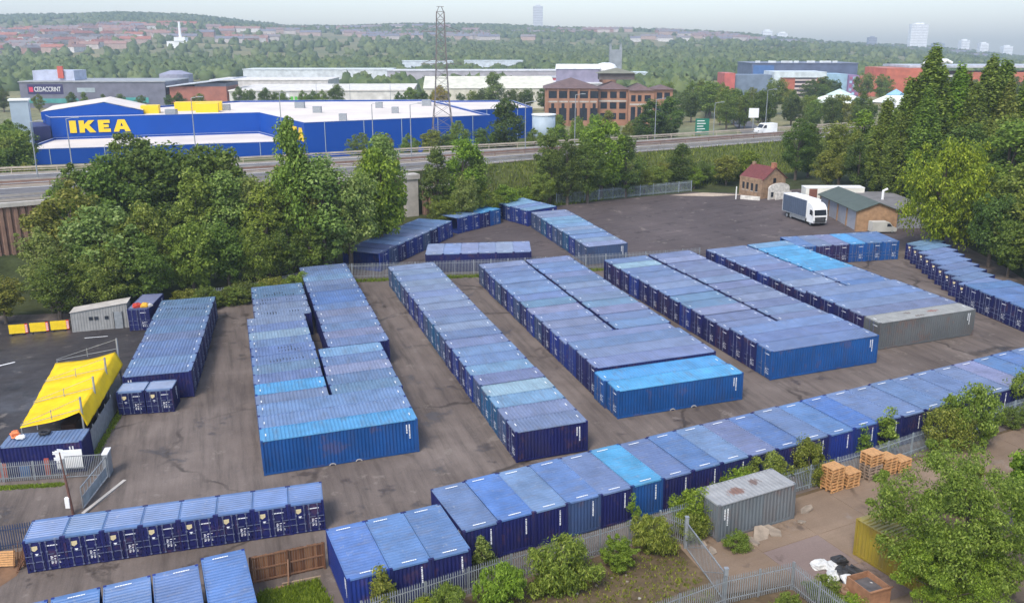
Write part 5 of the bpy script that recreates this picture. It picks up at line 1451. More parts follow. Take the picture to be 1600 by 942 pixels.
# ================================================================ BRICK OFFICE BEYOND THE HIGHWAY
g = empty('brick_office', (12, 338, 2.0), R(-1.5)); tag(g, 'three-storey orange brick office with brown hipped roofs', 'office')
ob = mat('orange_brick', (0.32,0.165,0.10), .85, .15, .6); rt = mat('brown_roof_tiles', (0.13,0.085,0.08), .85, .2, .6)
def hip(x0, y0, x1, y1, ez, rz_, over=.8):
    b = MB(); x0 -= over; y0 -= over; x1 += over; y1 += over
    w_ = min(x1 - x0, y1 - y0) / 2
    if x1 - x0 >= y1 - y0: r0, r1 = (x0 + w_, (y0 + y1) / 2, rz_), (x1 - w_ - .01, (y0 + y1) / 2, rz_)
    else: r0, r1 = ((x0 + x1) / 2, y0 + w_, rz_), ((x0 + x1) / 2, y1 - w_ - .01, rz_)
    A, B, C, D = (x0, y0, ez), (x1, y0, ez), (x1, y1, ez), (x0, y1, ez)
    if x1 - x0 >= y1 - y0: b.poly([A, B, r1, r0]); b.poly([C, D, r0, r1]); b.poly([B, C, r1]); b.poly([D, A, r0])
    else: b.poly([A, B, r0]); b.poly([B, C, r1, r0]); b.poly([C, D, r1]); b.poly([D, A, r0, r1])
    b.poly([A, D, C, B])
    b.build('roof', rt, g)
for x0, y0, x1, y1, h_ in ((0,0,19,20,13.3),(19.003,2.5,30,20,12.9),(30.003,-2,39,18,12.7),(39.003,1,46,15,12.9)):
    MB().box(x0, y0, 0, x1, y1, h_).build('wall', ob, g)
hip(0, 0, 19, 20, 13.35, 16.8); hip(19.8, 2.5, 30, 20, 12.95, 15.4); hip(30.8, -2, 38.2, 18, 12.75, 14.8); hip(39.8, 1, 46, 15, 12.95, 14.3)
MB().box(20, 10, 16.0, 33, 19, 18.2).build('upper_storey', mat('dark_band', (.12,.10,.09), .8, .2, .5), g)
b = MB(); b.poly([(19,9,18.3),(34,9,18.3),(26.5,14,20.2)]); b.poly([(34,9,18.3),(34,20,18.3),(26.5,14,20.2)]); b.poly([(34,20,18.3),(19,20,18.3),(26.5,14,20.2)]); b.poly([(19,20,18.3),(19,9,18.3),(26.5,14,20.2)]); b.build('upper_roof', mat('grey_green_roof', (.17,.17,.13), .85, .15, .5), g)
for k in range(5):
    x = 1.3 + k * 3.75
    MB().box(x, -.06, 9.9, x + 2.9, -.003, 12.4).build('window', M['glass_dark'], g)
    MB().box(x + .1, -.06, 2.0, x + 2.7, -.003, 6.4).build('window', M['glass_dark'], g)
    MB().box(x + .9, -.06, 6.403, x + 2.0, -.003, 8.1).build('window', M['glass_dark'], g)
    MB().box(x - .55, -.5, 0, x - .15, -.065, 13.2).build('column', ob, g)
for k in range(3):
    x = 20.2 + k * 3.4
    for z_ in (2.2, 6.0, 9.8): MB().box(x, 2.44, z_, x + 2.4, 2.497, z_ + 2.3).build('window', M['glass_dark'], g)
for x, w_ in ((30.8, 1.6), (33.2, 1.3), (35.6, 2.2)):
    for z_ in (1.6, 8.9): MB().box(x, -2.06, z_, x + w_, -2.003, z_ + (5.4 if z_ < 5 else 2.2)).build('window', M['glass_dark'], g)
for x in (40.3, 43.0):
    MB().box(x, .94, 1.2, x + 2.0, .997, 7.2).build('window', M['glass_dark'], g); MB().box(x, .94, 9.6, x + 2.0, .997, 11.9).build('window', M['glass_dark'], g)
for x0, x1, y0, z0_ in ((.6, 18.6, -.052, 8.4), (19.6, 29.6, 2.448, 8.5), (30.4, 38.6, -2.052, 7.6)): MB().box(x0, y0, z0_, x1, y0 + .05, z0_ + .55).build('stone_band', M['concrete'], g)
MB().box(36.4, -2.1, 4.2, 38.4, -2.003, 7.6).build('banner', mat('pale_green_banner', (.45,.55,.40), .7, .1, 1), g)

# ================================================================ RETAIL SHEDS AND OTHER MID-DISTANCE BUILDINGS
def shed(name, x, y, rz, w_, d_, h_, wallc, roofc, label, cat='building', roof='flat', bands=(), group=None):
    z = gnd(x + math.cos(R(rz)) * w_ / 2, y)
    g = empty(name, (x, y, z), R(rz)); tag(g, label, cat, group)
    MB().box(0, 0, -2, w_, d_, h_).build('wall', M['plain'], g, color=wallc)
    if roof == 'flat': MB().box(-.4, -.4, h_ + .01, w_ + .4, d_ + .4, h_ + .5).build('roof', M['plain'], g, color=roofc)
    elif roof == 'gable':
        b = MB(); r_ = h_ + d_ * .09
        b.poly([(-.4, -.4, h_), (w_ + .4, -.4, h_), (w_ + .4, d_/2, r_), (-.4, d_/2, r_)]); b.poly([(-.4, d_/2, r_), (w_ + .4, d_/2, r_), (w_ + .4, d_ + .4, h_), (-.4, d_ + .4, h_)]); b.poly([(-.4,-.4,h_),(-.4,d_/2,r_),(-.4,d_+.4,h_)]); b.poly([(w_+.4,-.4,h_),(w_+.4,d_+.4,h_),(w_+.4,d_/2,r_)])
        b.build('roof', M['plain'], g, color=roofc)
    elif roof == 'mono':
        b = MB(); b.slab([(-1, h_ - .2), (w_ + 4, h_ + 3.4), (w_ + 4, h_ + 3.9), (-1, h_ + .3)], (0, -1.5, 0), (1, 0, 0), (0, 0, 1), (0, 1, 0), d_ + 3); b.build('roof', M['plain'], g, color=roofc)
        MB().box(w_*.45, -.05, h_ + .02, w_, d_, h_ + 1.6).build('upper_wall', M['plain'], g, color=(.12,.13,.17))
    for n_, x0, x1, z0_, z1_, c_ in bands: MB().box(x0, -.12, z0_, x1, -.01, z1_).build(n_, M['plain'], g, color=c_)
    return g
g = shed('bowling_hall', -226, 430, 2, 66, 36, 11.5, (.15,.15,.19), (.30,.31,.32), 'dark grey leisure hall with white sign letters and teal glazing', 'hall', bands=(('glazing_strip', 36, 58, 2.2, 4.6, (.06,.30,.28)), ('glazing_strip', 2, 26, 2.2, 4.2, (.07,.28,.26)), ('pale_band', 26, 34, 7, 9, (.34,.40,.42)), ('sign_panel', 3.6, 19.6, 6.2, 10.6, (.035,.03,.10))))
tx = bpy.data.curves.new('sign_lettering', 'FONT'); tx.body = 'CEDACCRINT'; tx.size = 3.0; tx.extrude = .06; tx.materials.append(M['white'])
tx.space_character = .92
tmp = put('sign_lettering', tx); bpy.context.view_layer.update()
tme = bpy.data.meshes.new_from_object(tmp); bpy.data.objects.remove(tmp)
tag(put('sign_lettering', tme, g, (6.6, -.26, 7.4), (R(90), 0, 0), (.68, 1, 1)), kind='stuff')
MB().box(4.3, -.22, 7.2, 6.1, -.13, 9.4).build('sign_badge', M['plain'], g, color=(.6, .04, .10))
MB().box(3, 8, 12.02, 22, 22, 16.5).build('plant_room', M['plain'], g, color=(.42,.45,.56)); MB().box(15, 6.9, 13.0, 17.5, 7.9, 18.5).build('red_fin', M['plain'], g, color=(.5,.10,.07))
shed('brick_pavilion', -158, 432, 2, 26, 22, 9.5, (.34,.13,.09), (.50,.53,.58), 'red brick pavilion with a tilted wedge roof', 'pavilion', 'mono')
shed('retail_shed', -127, 420, 4, 82, 60, 8.0, (.62,.60,.55), (.66,.62,.56), 'long white retail shed with a green striped panel', 'retail shed', bands=tuple(('stripe', 27 + k * 1.9, 28.2 + k * 1.9, .8, 5.6, (.10,.48,.05)) for k in range(4)) + (('fascia_panel', 23.6, 26.4, .8, 7.0, (.75,.75,.75)),))
shed('retail_shed', -40, 425, 3, 60, 50, 9.0, (.55,.52,.42), (.62,.60,.48), 'cream retail shed with a curved pale roof behind the pylon', 'retail shed', 'gable')
shed('retail_shed', 5, 470, 2, 40, 30, 9, (.48,.45,.45), (.62,.62,.62), 'white retail shed partly behind the brick office', 'retail shed')
shed('red_store', 14, 560, 0, 26, 20, 8.5, (.50,.10,.13), (.40,.40,.42), 'small pinkish red store front beyond the white sheds', 'store')
shed('white_hall', 22.5, 480, -4, 22, 24, 16, (.22,.20,.27), (.70,.72,.75), 'white domed hall rising behind the brick office', 'hall', 'gable')
g = empty('domed_roof', (49, 492, 2)); tag(g, 'pale rounded roof tower behind the brick office', 'tower')
MB().tube([(0,0,0),(0,0,12)], 5.5, 18).build('drum', ob, g); MB().tube([(0,0,12.003),(0,0,16.5),(0,0,18),(0,0,18.8)], [5.8, 5.8, 4.6, 2], 18).build('cap', M['white'], g, True)
shed('pale_shed', -200, 700, 0, 110, 30, 9, (.55,.58,.60), (.60,.64,.66), 'very long pale industrial roof at the foot of the hill', 'industrial shed')
shed('pale_shed', -180, 560, 1, 70, 40, 7, (.55,.52,.50), (.66,.62,.58), 'low whitish roof behind the brick pavilion', 'industrial shed')
shed('pale_shed', -85, 640, 0, 120, 26, 10, (.36,.34,.37), (.58,.58,.60), 'long mauve-grey works with pale roof left of the pylon', 'industrial shed')
shed('pale_shed', 40, 690, 0, 60, 22, 7, (.50,.56,.58), (.55,.62,.64), 'pale green-white roof strip on the valley floor', 'industrial shed')
shed('pale_shed', 160, 620, -5, 60, 24, 8, (.56,.58,.60), (.62,.65,.66), 'white framed low building right of the office', 'industrial shed')
shed('pale_shed', -100, 860, 0, 46, 12, 9, (.52,.57,.62), (.62,.68,.72), 'pale slab like a viaduct on the wooded slope', 'building'); shed('pale_shed', -44, 870, 0, 54, 12, 9, (.52,.57,.62), (.62,.68,.72), 'second pale slab on the wooded slope beside the viaduct-like one', 'building')
g = empty('gas_holder', (-250, 700, 2)); tag(g, 'mauve-grey round-roofed works building at the foot of the hill', 'works'); MB().tube([(0,0,0),(0,0,6),(0,0,8.5)], [12, 12, 4], 16).build('body', M['plain'], g, color=(.28,.28,.36))
g = empty('church_tower', (70, 640, 2)); tag(g, 'grey church tower with corner pinnacles beyond the brick office', 'tower')
MB().box(-4, -4, 0, 4, 4, 24).build('body', M['plain'], g, color=(.26,.28,.30))
for sx in (-3.5, 3.5):
    for sy in (-3.5, 3.5): MB().tube([(sx, sy, 24), (sx, sy, 28.5)], [.6, .1], 6).build('pinnacle', M['plain'], g, color=(.26,.28,.30))
# shopping centre on the right
g = empty('shopping_centre', (136, 520, 2)); tag(g, 'long red brick shopping centre with white frames and stair tower', 'shopping centre')
rb = (.42,.12,.07); wh = (.55,.60,.62)
def bx(n_, x0, x1, y0, y1, z0_, z1_, c_): MB().box(x0, y0, z0_, x1, y1, z1_).build(n_, M['plain'], g, color=c_)
bx('wall', -18, -12, 2, 20, 0, 12.5, (.45,.11,.09)); bx('wall', -11.99, 9, 4, 20, 0, 11.5, (.15,.19,.25))
bx('white_frame', 9, 38, 0, 22, 10.2, 13.3, wh); bx('white_frame', 9, 12.5, 0.01, 22, 0, 10.19, wh); bx('wall', 12.51, 21, .8, 22, 0, 10.19, rb); bx('louvre_wall', 21.01, 33, 1.6, 22, 0, 10.19, (.10,.08,.09)); bx('wall', 33.01, 38, .4, 22, 0, 10.19, rb)
for k in range(4): bx('louvre', 21.01, 33, .7, 1.2, 1.5 + k * 2.3, 2.5 + k * 2.3, (.55,.45,.42))
bx('glazing', 38.01, 50, 1, 22, 0, 12, (.28,.42,.52)); bx('stair_tower', 50.01, 56, -1, 22, 0, 11.5, (.24,.15,.28))
for k in range(5):
    for j in range(3): bx('window', 50.6 + j * 1.8, 51.9 + j * 1.8, -1.1, -1.01, 1 + k * 2.1, 2.2 + k * 2.1, (.35,.55,.68) if (j + k) % 2 else (.36,.12,.20))
bx('wall', 56.01, 70, 0, 22, 0, 10.5, (.45,.14,.09)); bx('wall', 70.01, 100, -2, 30, 0, 15.3, (.46,.13,.075)); bx('glazing', 100.01, 118, 0, 30, 0, 9.5, (.07,.09,.11)); bx('fascia', 100.01, 118, -.5, 30, 9.51, 11.6, (.52,.50,.50))
bx('wall', 118.01, 176, -2, 30, 0, 13, (.46,.14,.08)); bx('roof', 84, 260, 2, 40, 15.4, 16.6, (.42,.44,.48)); bx('glazing', 176.01, 186, -1, 30, 0, 12, (.10,.12,.14)); bx('wall', 186.01, 260, -2, 30, 0, 11, (.30,.30,.31)); bx('roof', 186, 262, -3, 40, 11.01, 14, (.46,.48,.52))
MB().tube([(90, -1, 16.6), (92, -1, 19.5), (103, -1, 19.5), (106, -1, 18)], .8, 8).build('duct', M['white'], g); MB().tube([(94, -2, 16.5), (102, -2, 19)], .8, 8).build('duct', M['white'], g)
shed('blue_grey_shed', 150, 590, -1, 66, 40, 16, (.10,.125,.20), (.16,.18,.25), 'big dark blue-grey shed with rooftop plant behind the shopping centre', 'shed', bands=(('blue_panel', 1, 14, 9, 15, (.07,.15,.34)),) + tuple(('roof_unit', 2 + k * 8, 5 + k * 8 + (k % 3) * 2, 16.6, 17.8, (.60,.64,.68)) for k in range(7)))
# marquees
def marquee(x, y, s, label, capc):
    g = empty('marquee', (x, y, gnd(x, y))); tag(g, label, 'marquee', 'marquees beyond the highway')
    b = MB(); n = 8
    ring = lambda r_, z_: [(r_ * math.cos(2 * math.pi * k / n), r_ * math.sin(2 * math.pi * k / n) * .8, z_) for k in range(n)]
    r0, r1 = ring(s, 3.6), ring(s * .36, 6.6)
    for k in range(n): b.poly([r0[k], r0[(k+1)%n], r1[(k+1)%n], r1[k]])
    b.build('canopy', mat('marquee_white_%d' % int(x), (.72,.76,.68), .6, .06, .5), g)
    b = MB(); r2 = ring(s * .40, 6.7)
    for k in range(n): b.poly([r2[k], r2[(k+1)%n], (0, 0, 9.2)])
    b.build('cap', M['plain'], g, color=capc)
    for k in range(n): MB().bar((r0[k][0] * .95, r0[k][1] * .95, 0), (r0[k][0] * .95, r0[k][1] * .95, 3.6), .2).build('post', M['galv'], g)
marquee(147, 420, 15.0, 'large white marquee with a pale green cap beyond the highway', (.52,.66,.60)); marquee(171.5, 418, 11.0, 'white marquee with a light blue cap behind the poplars', (.25,.45,.66))
tag(MB().box(-3.5, -2, 0, 3.5, 2, 5.5).build('white_stall', M['white'], None, loc=(168, 402, gnd(168, 402))), 'square white tent side below the blue-capped marquee', 'tent')
# cars by the retail sheds
r_ = random.Random(4); CC = [(.6,.6,.6),(.05,.05,.06),(.35,.03,.03),(.5,.5,.52),(.06,.09,.2),(.7,.7,.7),(.2,.2,.22)]
b = MB(); b.poly([(-118,340,2.3),(-20,345,2.3),(-20,412,2.3),(-118,408,2.3)]); tag(b.build('car_park', mat('car_park_asphalt', (.26,.22,.20), .9, .2, .1)), kind='structure')
for k in range(34):
    x = -112 + (k % 17) * 5.3 + r_.uniform(-.5, .5); y = (352 if k < 17 else 378) + r_.uniform(-.6, .6)
    car(x, y, 2.34, 90 + r_.uniform(-4, 4), r_.choice(CC), f"small parked car, {ORD[k % 17]} from the left in the {'nearer' if k < 17 else 'farther'} row of the retail car park", 'cars in the retail car park')
for i, (px_, y) in enumerate(((-84,402),(-70,404),(-52,400),(-30,402))): lamp_post(px_, y, 2, 12, f"thin mast lamp in the retail car park, {ORD[i]} from the green striped shed", 1)

# ================================================================ FAR HILLSIDE: TOWERS AND TERRACES
def tower(x, y, w_, d_, h_, label, col=(.78,.79,.80), sink=6):
    g = empty('tower_block', (x, y, gnd(x, y) - sink)); tag(g, label, 'tower block', 'distant tower blocks')
    MB().box(-w_/2, -d_/2, 0, w_/2, d_/2, h_).build('wall', M['plain'], g, color=col)
    MB().box(-w_/4, -d_/4, h_ + .01, w_/4, d_/4, h_ + 3).build('roof_house', M['plain'], g, color=col)
    nfl = int(h_ / 6)
    for k in range(nfl): MB().box(-w_/2 - .1, -d_/2 - .35, 3 + k * 6, w_/2 + .1, -d_/2 - .05, 4.6 + k * 6).build('window_band', M['plain'], g, color=tuple(c * .75 for c in col))
tower(65, 2400, 24, 20, 62, 'tall pale tower block standing alone on the skyline', (.58,.59,.61))
tower(960, 2250, 40, 16, 66, 'broad pale slab tower on the skyline behind the poplars', (.80,.80,.80)); tower(1095, 2300, 20, 18, 36, 'pale tower, first of three beside the broad slab'); tower(1142, 2300, 20, 18, 34, 'pale tower, second of three beside the broad slab'); tower(1200, 2300, 22, 18, 33, 'pale tower, third of three beside the broad slab')
tower(648, 2420, 24, 14, 26, 'low pale block, first of a pair on the wooded skyline'); tower(690, 2430, 24, 14, 24, 'low pale block, second of a pair on the wooded skyline'); tower(890, 2350, 20, 14, 30, 'small dark block on the skyline before the broad slab', (.3,.32,.36)); tower(1050, 2340, 28, 14, 24, 'dull block between the broad slab and three towers', (.34,.37,.42))
g = empty('white_chapel', (-424, 1210, gnd(-424, 1210) - 2)); tag(g, 'white building with a tall white chimney on the hillside', 'building')
MB().box(-14, -6, 0, 14, 6, 10).build('hall', M['white'], g); MB().tube([(2, 0, 10), (2, 0, 34)], [2.0, 1.5], 8).build('chimney', M['white'], g); MB().box(-4, -7, 10.01, 10, 5, 15).build('upper_hall', M['white'], g)
TH = []
def terrace_meshes():
    for ln in (26, 40):
        w = MB(); w.box(-ln/2, -4.5, -3, ln/2, 4.5, 6)
        r = MB(); r.slab([(-5, 5.9), (0, 9.6), (5, 5.9)], (-ln/2 - .3, 0, 0), (0, 1, 0), (0, 0, 1), (1, 0, 0), ln + .6)
        c = MB().box(-.6, -.5, 8.6, .6, .5, 11)
        TH.append((ln, w.mesh('wall', M['plain']), r.mesh('roof', M['plain']), c.mesh('chimney', M['plain'])))
terrace_meshes()
hr = random.Random(21)
def terrace(az, D, rz, label, group, roofs, walls):
    x, y = az * D, D
    g = empty('terraced_row', (x, y, gnd(x, y)), R(rz)); tag(g, label, 'terraced houses', group)
    ln, w, r, c = hr.choice(TH)
    put('wall', w, g, color=hr.choice(walls)); put('roof', r, g, color=hr.choice(roofs))
    for k in range(2 if ln < 30 else 3): put('chimney', c, g, ((k - 1) * 11 + 2, 0, 0), color=(.30,.15,.11))
RED = [(.33,.13,.09),(.30,.18,.145),(.24,.17,.16),(.21,.19,.19),(.18,.18,.21)]; WLS = [(.42,.31,.26),(.52,.46,.42),(.34,.20,.16),(.60,.57,.54)]
for row in range(11):
    D = 1150 + row * 52
    for k in range(7):
        if hr.random() < .12: continue
        az = -.565 + k * .0265 + hr.uniform(-.005, .005) + (row % 2) * .012
        if row < 3 and k > 5: continue
        terrace(az, D + hr.uniform(-10, 10), hr.choice((8, 78, 12, 82)) + hr.uniform(-4, 4), f"red roofed terrace, {ORD[k]} from the left in the {ORD[row]} row up the near hillside", 'terraces on the hillside above the leisure hall', RED[:4], WLS)
for k in range(32): terrace(hr.uniform(-.42, -.25), hr.uniform(1380, 1760), hr.uniform(-10, 30), 'reddish terrace among trees above the white chimney', 'terraces above the white chimney', RED, WLS)
for k in range(52): terrace(hr.uniform(-.26, -.02), hr.uniform(1650, 2250), hr.uniform(-15, 20), 'faint terrace of houses on the hazy slope behind the pylon', 'terraces behind the pylon', RED[2:], WLS[:2])
for k in range(50): terrace(hr.uniform(.0, .26), hr.uniform(1650, 2300), hr.uniform(-15, 20), 'faint terrace of houses on the hazy slope behind the brick office', 'terraces behind the brick office', RED[2:], WLS)
for k in range(26): terrace(hr.uniform(.20, .50), hr.uniform(1750, 2350), hr.uniform(-15, 20), 'faint pale terrace on the slope below the skyline towers', 'terraces below the skyline towers', RED[3:], WLS[1:])

# number the scattered terraces of each slope from left to right
for gname, phrase in (('terraces above the white chimney', 'reddish terrace above the white chimney'), ('terraces behind the pylon', 'faint terrace on the hazy slope behind the pylon'), ('terraces behind the brick office', 'faint terrace on the hazy slope behind the brick office'), ('terraces below the skyline towers', 'faint pale terrace below the skyline towers')):
    for i, o in enumerate(sorted([q for q in COL.objects if q.get('group') == gname], key=lambda q: q.location.x / q.location.y)): o['label'] = f"{phrase}, {ORD[i]} from the left"
# ================================================================ VEGETATION
def leaf_cloud(centers, radii, n_per, size, rs, squash=.8, droop=0.0, aspect=1.7):
    """leaf-shaped quads scattered through clumps -> verts, faces"""
    C = np.repeat(centers, n_per, 0); Rr = np.repeat(radii, n_per)
    n = len(C)
    d = rs.normal(size=(n, 3)); d /= np.linalg.norm(d, axis=1)[:, None]
    rad = Rr * rs.uniform(.35, 1.0, n) ** .6
    P = C + d * rad[:, None] * np.array((1, 1, squash))
    if droop: P[:, 2] -= droop * rs.uniform(0, 1, n) * Rr
    # leaf normal leans outwards and up
    nr = d * .8 + rs.normal(size=(n, 3)) * .6 + np.array((0, 0, .55)); nr /= np.linalg.norm(nr, axis=1)[:, None]
    t = np.cross(nr, rs.normal(size=(n, 3))); t /= np.linalg.norm(t, axis=1)[:, None] + 1e-9
    if droop: t = t * .5 + np.array((0, 0, -1.0)); t -= nr * np.sum(t * nr, 1)[:, None]; t /= np.linalg.norm(t, axis=1)[:, None] + 1e-9
    s = np.cross(nr, t)
    sz = size * rs.uniform(.6, 1.3, n)[:, None]
    v = np.stack([P - t * sz * aspect / 2, P + s * sz / 2, P + t * sz * aspect / 2, P - s * sz / 2], 1).reshape(-1, 3)
    f = np.arange(n * 4).reshape(-1, 4)
    return v, f
def trunk_mesh(name, h, r, limbs, rs):
    b = MB()
    lean = rs.uniform(-.04, .04, 2) * h
    pts = [(0, 0, -.4), (lean[0] * .3, lean[1] * .3, h * .35), (lean[0] * .7, lean[1] * .7, h * .7), (lean[0], lean[1], h)]
    b.tube(pts, [r * 1.25, r, r * .65, r * .2], 7)
    for e in limbs:
        z0 = max(h * .18, min(h * .8, e[2] * rs.uniform(.45, .75)))
        s0 = Vector((lean[0] * z0 / h, lean[1] * z0 / h, z0)); e = Vector(e)
        m_ = s0.lerp(e, .5) + Vector((0, 0, .08 * h))
        b.tube([s0, m_, e], [r * .42, r * .28, r * .08], 5, caps=False)
    return b.mesh(name, M['bark'])
PROTO = {}
def proto(key, seed, h, rx, zc, rzz, nclump, n_per, cr, leaf, shape='round', r=.22, droop=0.0, aspect=1.7, mt='leaf', squash=.8):
    rs = np.random.RandomState(seed)
    cs = []
    tries = 0
    lump = rs.uniform(0, 6.28, 4)
    while len(cs) < nclump and tries < 20000:
        tries += 1
        p = rs.uniform(-1, 1, 3); q = np.linalg.norm(p)
        if q > 1 or q < .30: continue
        if rs.uniform() > q ** 1.5 + .15: continue
        a = math.atan2(p[1], p[0])
        w = 1 + .22 * math.sin(2 * a + lump[0]) * math.cos(2.5 * p[2] + lump[1]) + .15 * math.sin(3 * a + lump[2] + 3 * p[2])
        x, y, z = p[0] * rx * w, p[1] * rx * w, zc + p[2] * rzz
        if shape == 'cone':
            k = max(.08, 1 - (p[2] + 1) / 2) ** .8; x, y = p[0] * rx * k * 1.25, p[1] * rx * k * 1.25
        elif shape == 'poplar':
            tt = (p[2] + 1) / 2; k = (min(1.0, max(0.0, 1 - tt) * 2.1) ** .75 + .05) * min(1.0, .55 + tt * 2); x, y = p[0] * rx * k, p[1] * rx * k
        elif shape == 'egg':
            k = 1.15 - .45 * (p[2] + 1) / 2; x *= k; y *= k
        cs.append((x, y, z))
    cs = np.array(cs)
    rad = cr * (rs.uniform(.45, 1.45, len(cs)) if shape in ('round', 'egg') else rs.uniform(.65, 1.25, len(cs)))
    if shape == 'round':   # stray sprigs break the outline
        ex = cs[rs.choice(len(cs), nclump // 4)] * (1 + rs.uniform(.08, .26, (nclump // 4, 1)) * np.array((1, 1, .5))); cs = np.vstack([cs, ex]); rad = np.concatenate([rad, cr * rs.uniform(.25, .55, len(ex))])
    v, f = leaf_cloud(cs, rad, n_per, leaf, rs, squash, droop, aspect)
    crown = np_mesh('crown', v, f, M[mt])
    ends = cs[rs.choice(len(cs), min(len(cs), 9), replace=False)] * np.array((.8, .8, .95))
    PROTO[key] = (trunk_mesh('trunk', zc + rzz * .55, r, ends, rs), crown, float(np.percentile(v[:, 2], 99.7)))
# nominal 10 m trees, leaves sized for the middle distance
for k in range(4): proto(f'round{k}', 40 + k, 10, 2.75, 5.9, 4.0, 82, 135, .92, (.15, .19, .165, .21)[k])
for k in range(3): proto(f'egg{k}', 50 + k, 10, 1.75, 5.6, 4.4, 85, 120, .68, .15, 'egg', .17)
for k in range(3): proto(f'poplar{k}', 60 + k, 10, .80, 5.2, 4.9, 300, 80, .22, .085, 'poplar', .12, 0, 2.0, 'leaf', 2.6)
proto('willow', 70, 10, 3.5, 5.6, 4.0, 150, 130, .75, .125, 'round', .3, 1.2, 2.4)
for k in range(3): proto(f'bush{k}', 80 + k, 3, 1.7, 1.25, 1.35, 64, 150, .50, .085, 'round', .05)
for k in range(2): proto(f'spiky{k}', 90 + k, 3, 1.6, 1.3, 1.4, 64, 130, .50, .07, 'round', .05, .5, 3.6)
proto('ball', 95, 3, 1.5, 1.45, 1.4, 90, 140, .33, .07, 'round', .05)
proto('sapling0', 97, 4, .9, 2.3, 1.8, 34, 55, .42, .11, 'egg', .04, .3, 2.6); proto('sapling1', 98, 4, .8, 2.2, 1.9, 30, 50, .40, .11, 'egg', .04, 0, 2.2)
proto('fir', 99, 3, .8, 1.5, 1.4, 50, 60, .26, .08, 'cone', .05)
proto('big', 101, 10, 5.2, 6.2, 4.2, 175, 260, .95, .088, 'round', .22, .2, 2.4)
GREENS = {'dark': (.74,.84,.72), 'mid': (1.05,1.12,.85), 'olive': (1.2,1.1,.85), 'bright': (1.12,1.28,.6), 'silver': (1.2,1.28,1.5), 'lime': (1.35,1.45,.5), 'deep': (.58,.70,.58), 'autumn': (1.9,1.15,.7)}
TREES = []
vr = random.Random(77)
def tree(key, x, y, h, col, label, group, name='tree', cat='tree', wide=1.0, z=None, rz=None):
    tm_, cm_, H0 = PROTO[key]
    s = h / H0
    zz = gnd(x, y) if z is None else z
    g = empty(name, (x, y, zz - .1), vr.uniform(0, 6.28) if rz is None else rz, (s * wide, s * wide, s)); tag(g, label, cat, group)
    c = GREENS[col] if isinstance(col, str) else col
    c = tuple(v * vr.uniform(.92, 1.08) for v in c)
    put('trunk', tm_, g); put('crown', cm_, g, color=c)
    TREES.append(g); return g
def belt(rows, desc, group, name='tree', cat='tree'):
    """rows: (proto, x, y, height, colour, width); labelled in order of compass bearing"""
    rows = sorted(rows, key=lambda a: a[1] / a[2])
    word = {'dark': 'dark green', 'mid': 'green', 'olive': 'olive green', 'bright': 'bright green', 'silver': 'silvery green', 'lime': 'lime green', 'deep': 'very dark', 'autumn': 'orange tinged'}
    for i, (k, x, y, h, c, w) in enumerate(rows):
        lab = f"{word[c]} {cat}, {ORD[i]} from the left {desc}" if i < len(ORD) else f"{word[c]} {cat} {desc}"
        tree(k, x, y, h, c, lab, group, name, cat, w)
# tree belt between the left yards and the highway
belt([('round0',-68.5,112,8,'dark',1.0),('round1',-58.6,119,13,'bright',.9),('round2',-55.5,113,15,'olive',1.15),('round3',-50,109,12.5,'silver',1.2),('round0',-56.5,108,10.5,'silver',1.1),('round1',-46.5,112,12.5,'olive',.95),
 ('round2',-61.0,127,15,'dark',1.0),('round0',-55.5,132,18,'dark',1.1),('round1',-49.5,131.5,17.5,'deep',1.1),('round3',-43.5,132,16.5,'dark',1.1),('round3',-56,128,16,'dark',.95),('round0',-52,133,17,'dark',1.1),('round1',-46,134,16,'dark',1.0),('round2',-41,131,15,'dark',1.0),('egg0',-41.5,118,15.5,'olive',1.1),('egg1',-37.8,119,15.0,'silver',1.1),
 ('egg2',-35,121,14,'silver',1.0),('egg0',-32.2,118,13.5,'olive',1.2),('egg1',-29.3,120.5,21.5,'mid',.72),('egg0',-28.2,121.5,17,'olive',.8),('egg1',-30.4,123,15,'olive',1.2),('egg2',-25.6,122,16.3,'silver',1.3),('round1',-22.5,124.5,14,'silver',.95),('round3',-19.4,133,15.5,'bright',.8),('egg2',-19.8,138,17.0,'silver',1.1),('round2',-21,137,15,'mid',1.0),
 ('round0',-71,105,8.5,'mid',1.1),('round3',-66,105,6,'mid',1.3),('round1',-60,103.5,6,'olive',1.3),('round2',-54,104.5,8,'dark',1.3),('round0',-48.5,105.5,9,'mid',1.2),('round2',-44,108,9.5,'dark',1.15),('round3',-40,111,10,'mid',1.0),('round1',-36.5,114,9.5,'dark',1.1),('round0',-33,115,9,'mid',1.0),('round2',-29.5,118.5,9.5,'dark',1.0),('egg0',-27,119.7,10,'mid',1.1),('round2',-25.5,127.5,12,'dark',1.0)],
 'in the tree belt below the highway', 'tree belt between the yards and the highway')
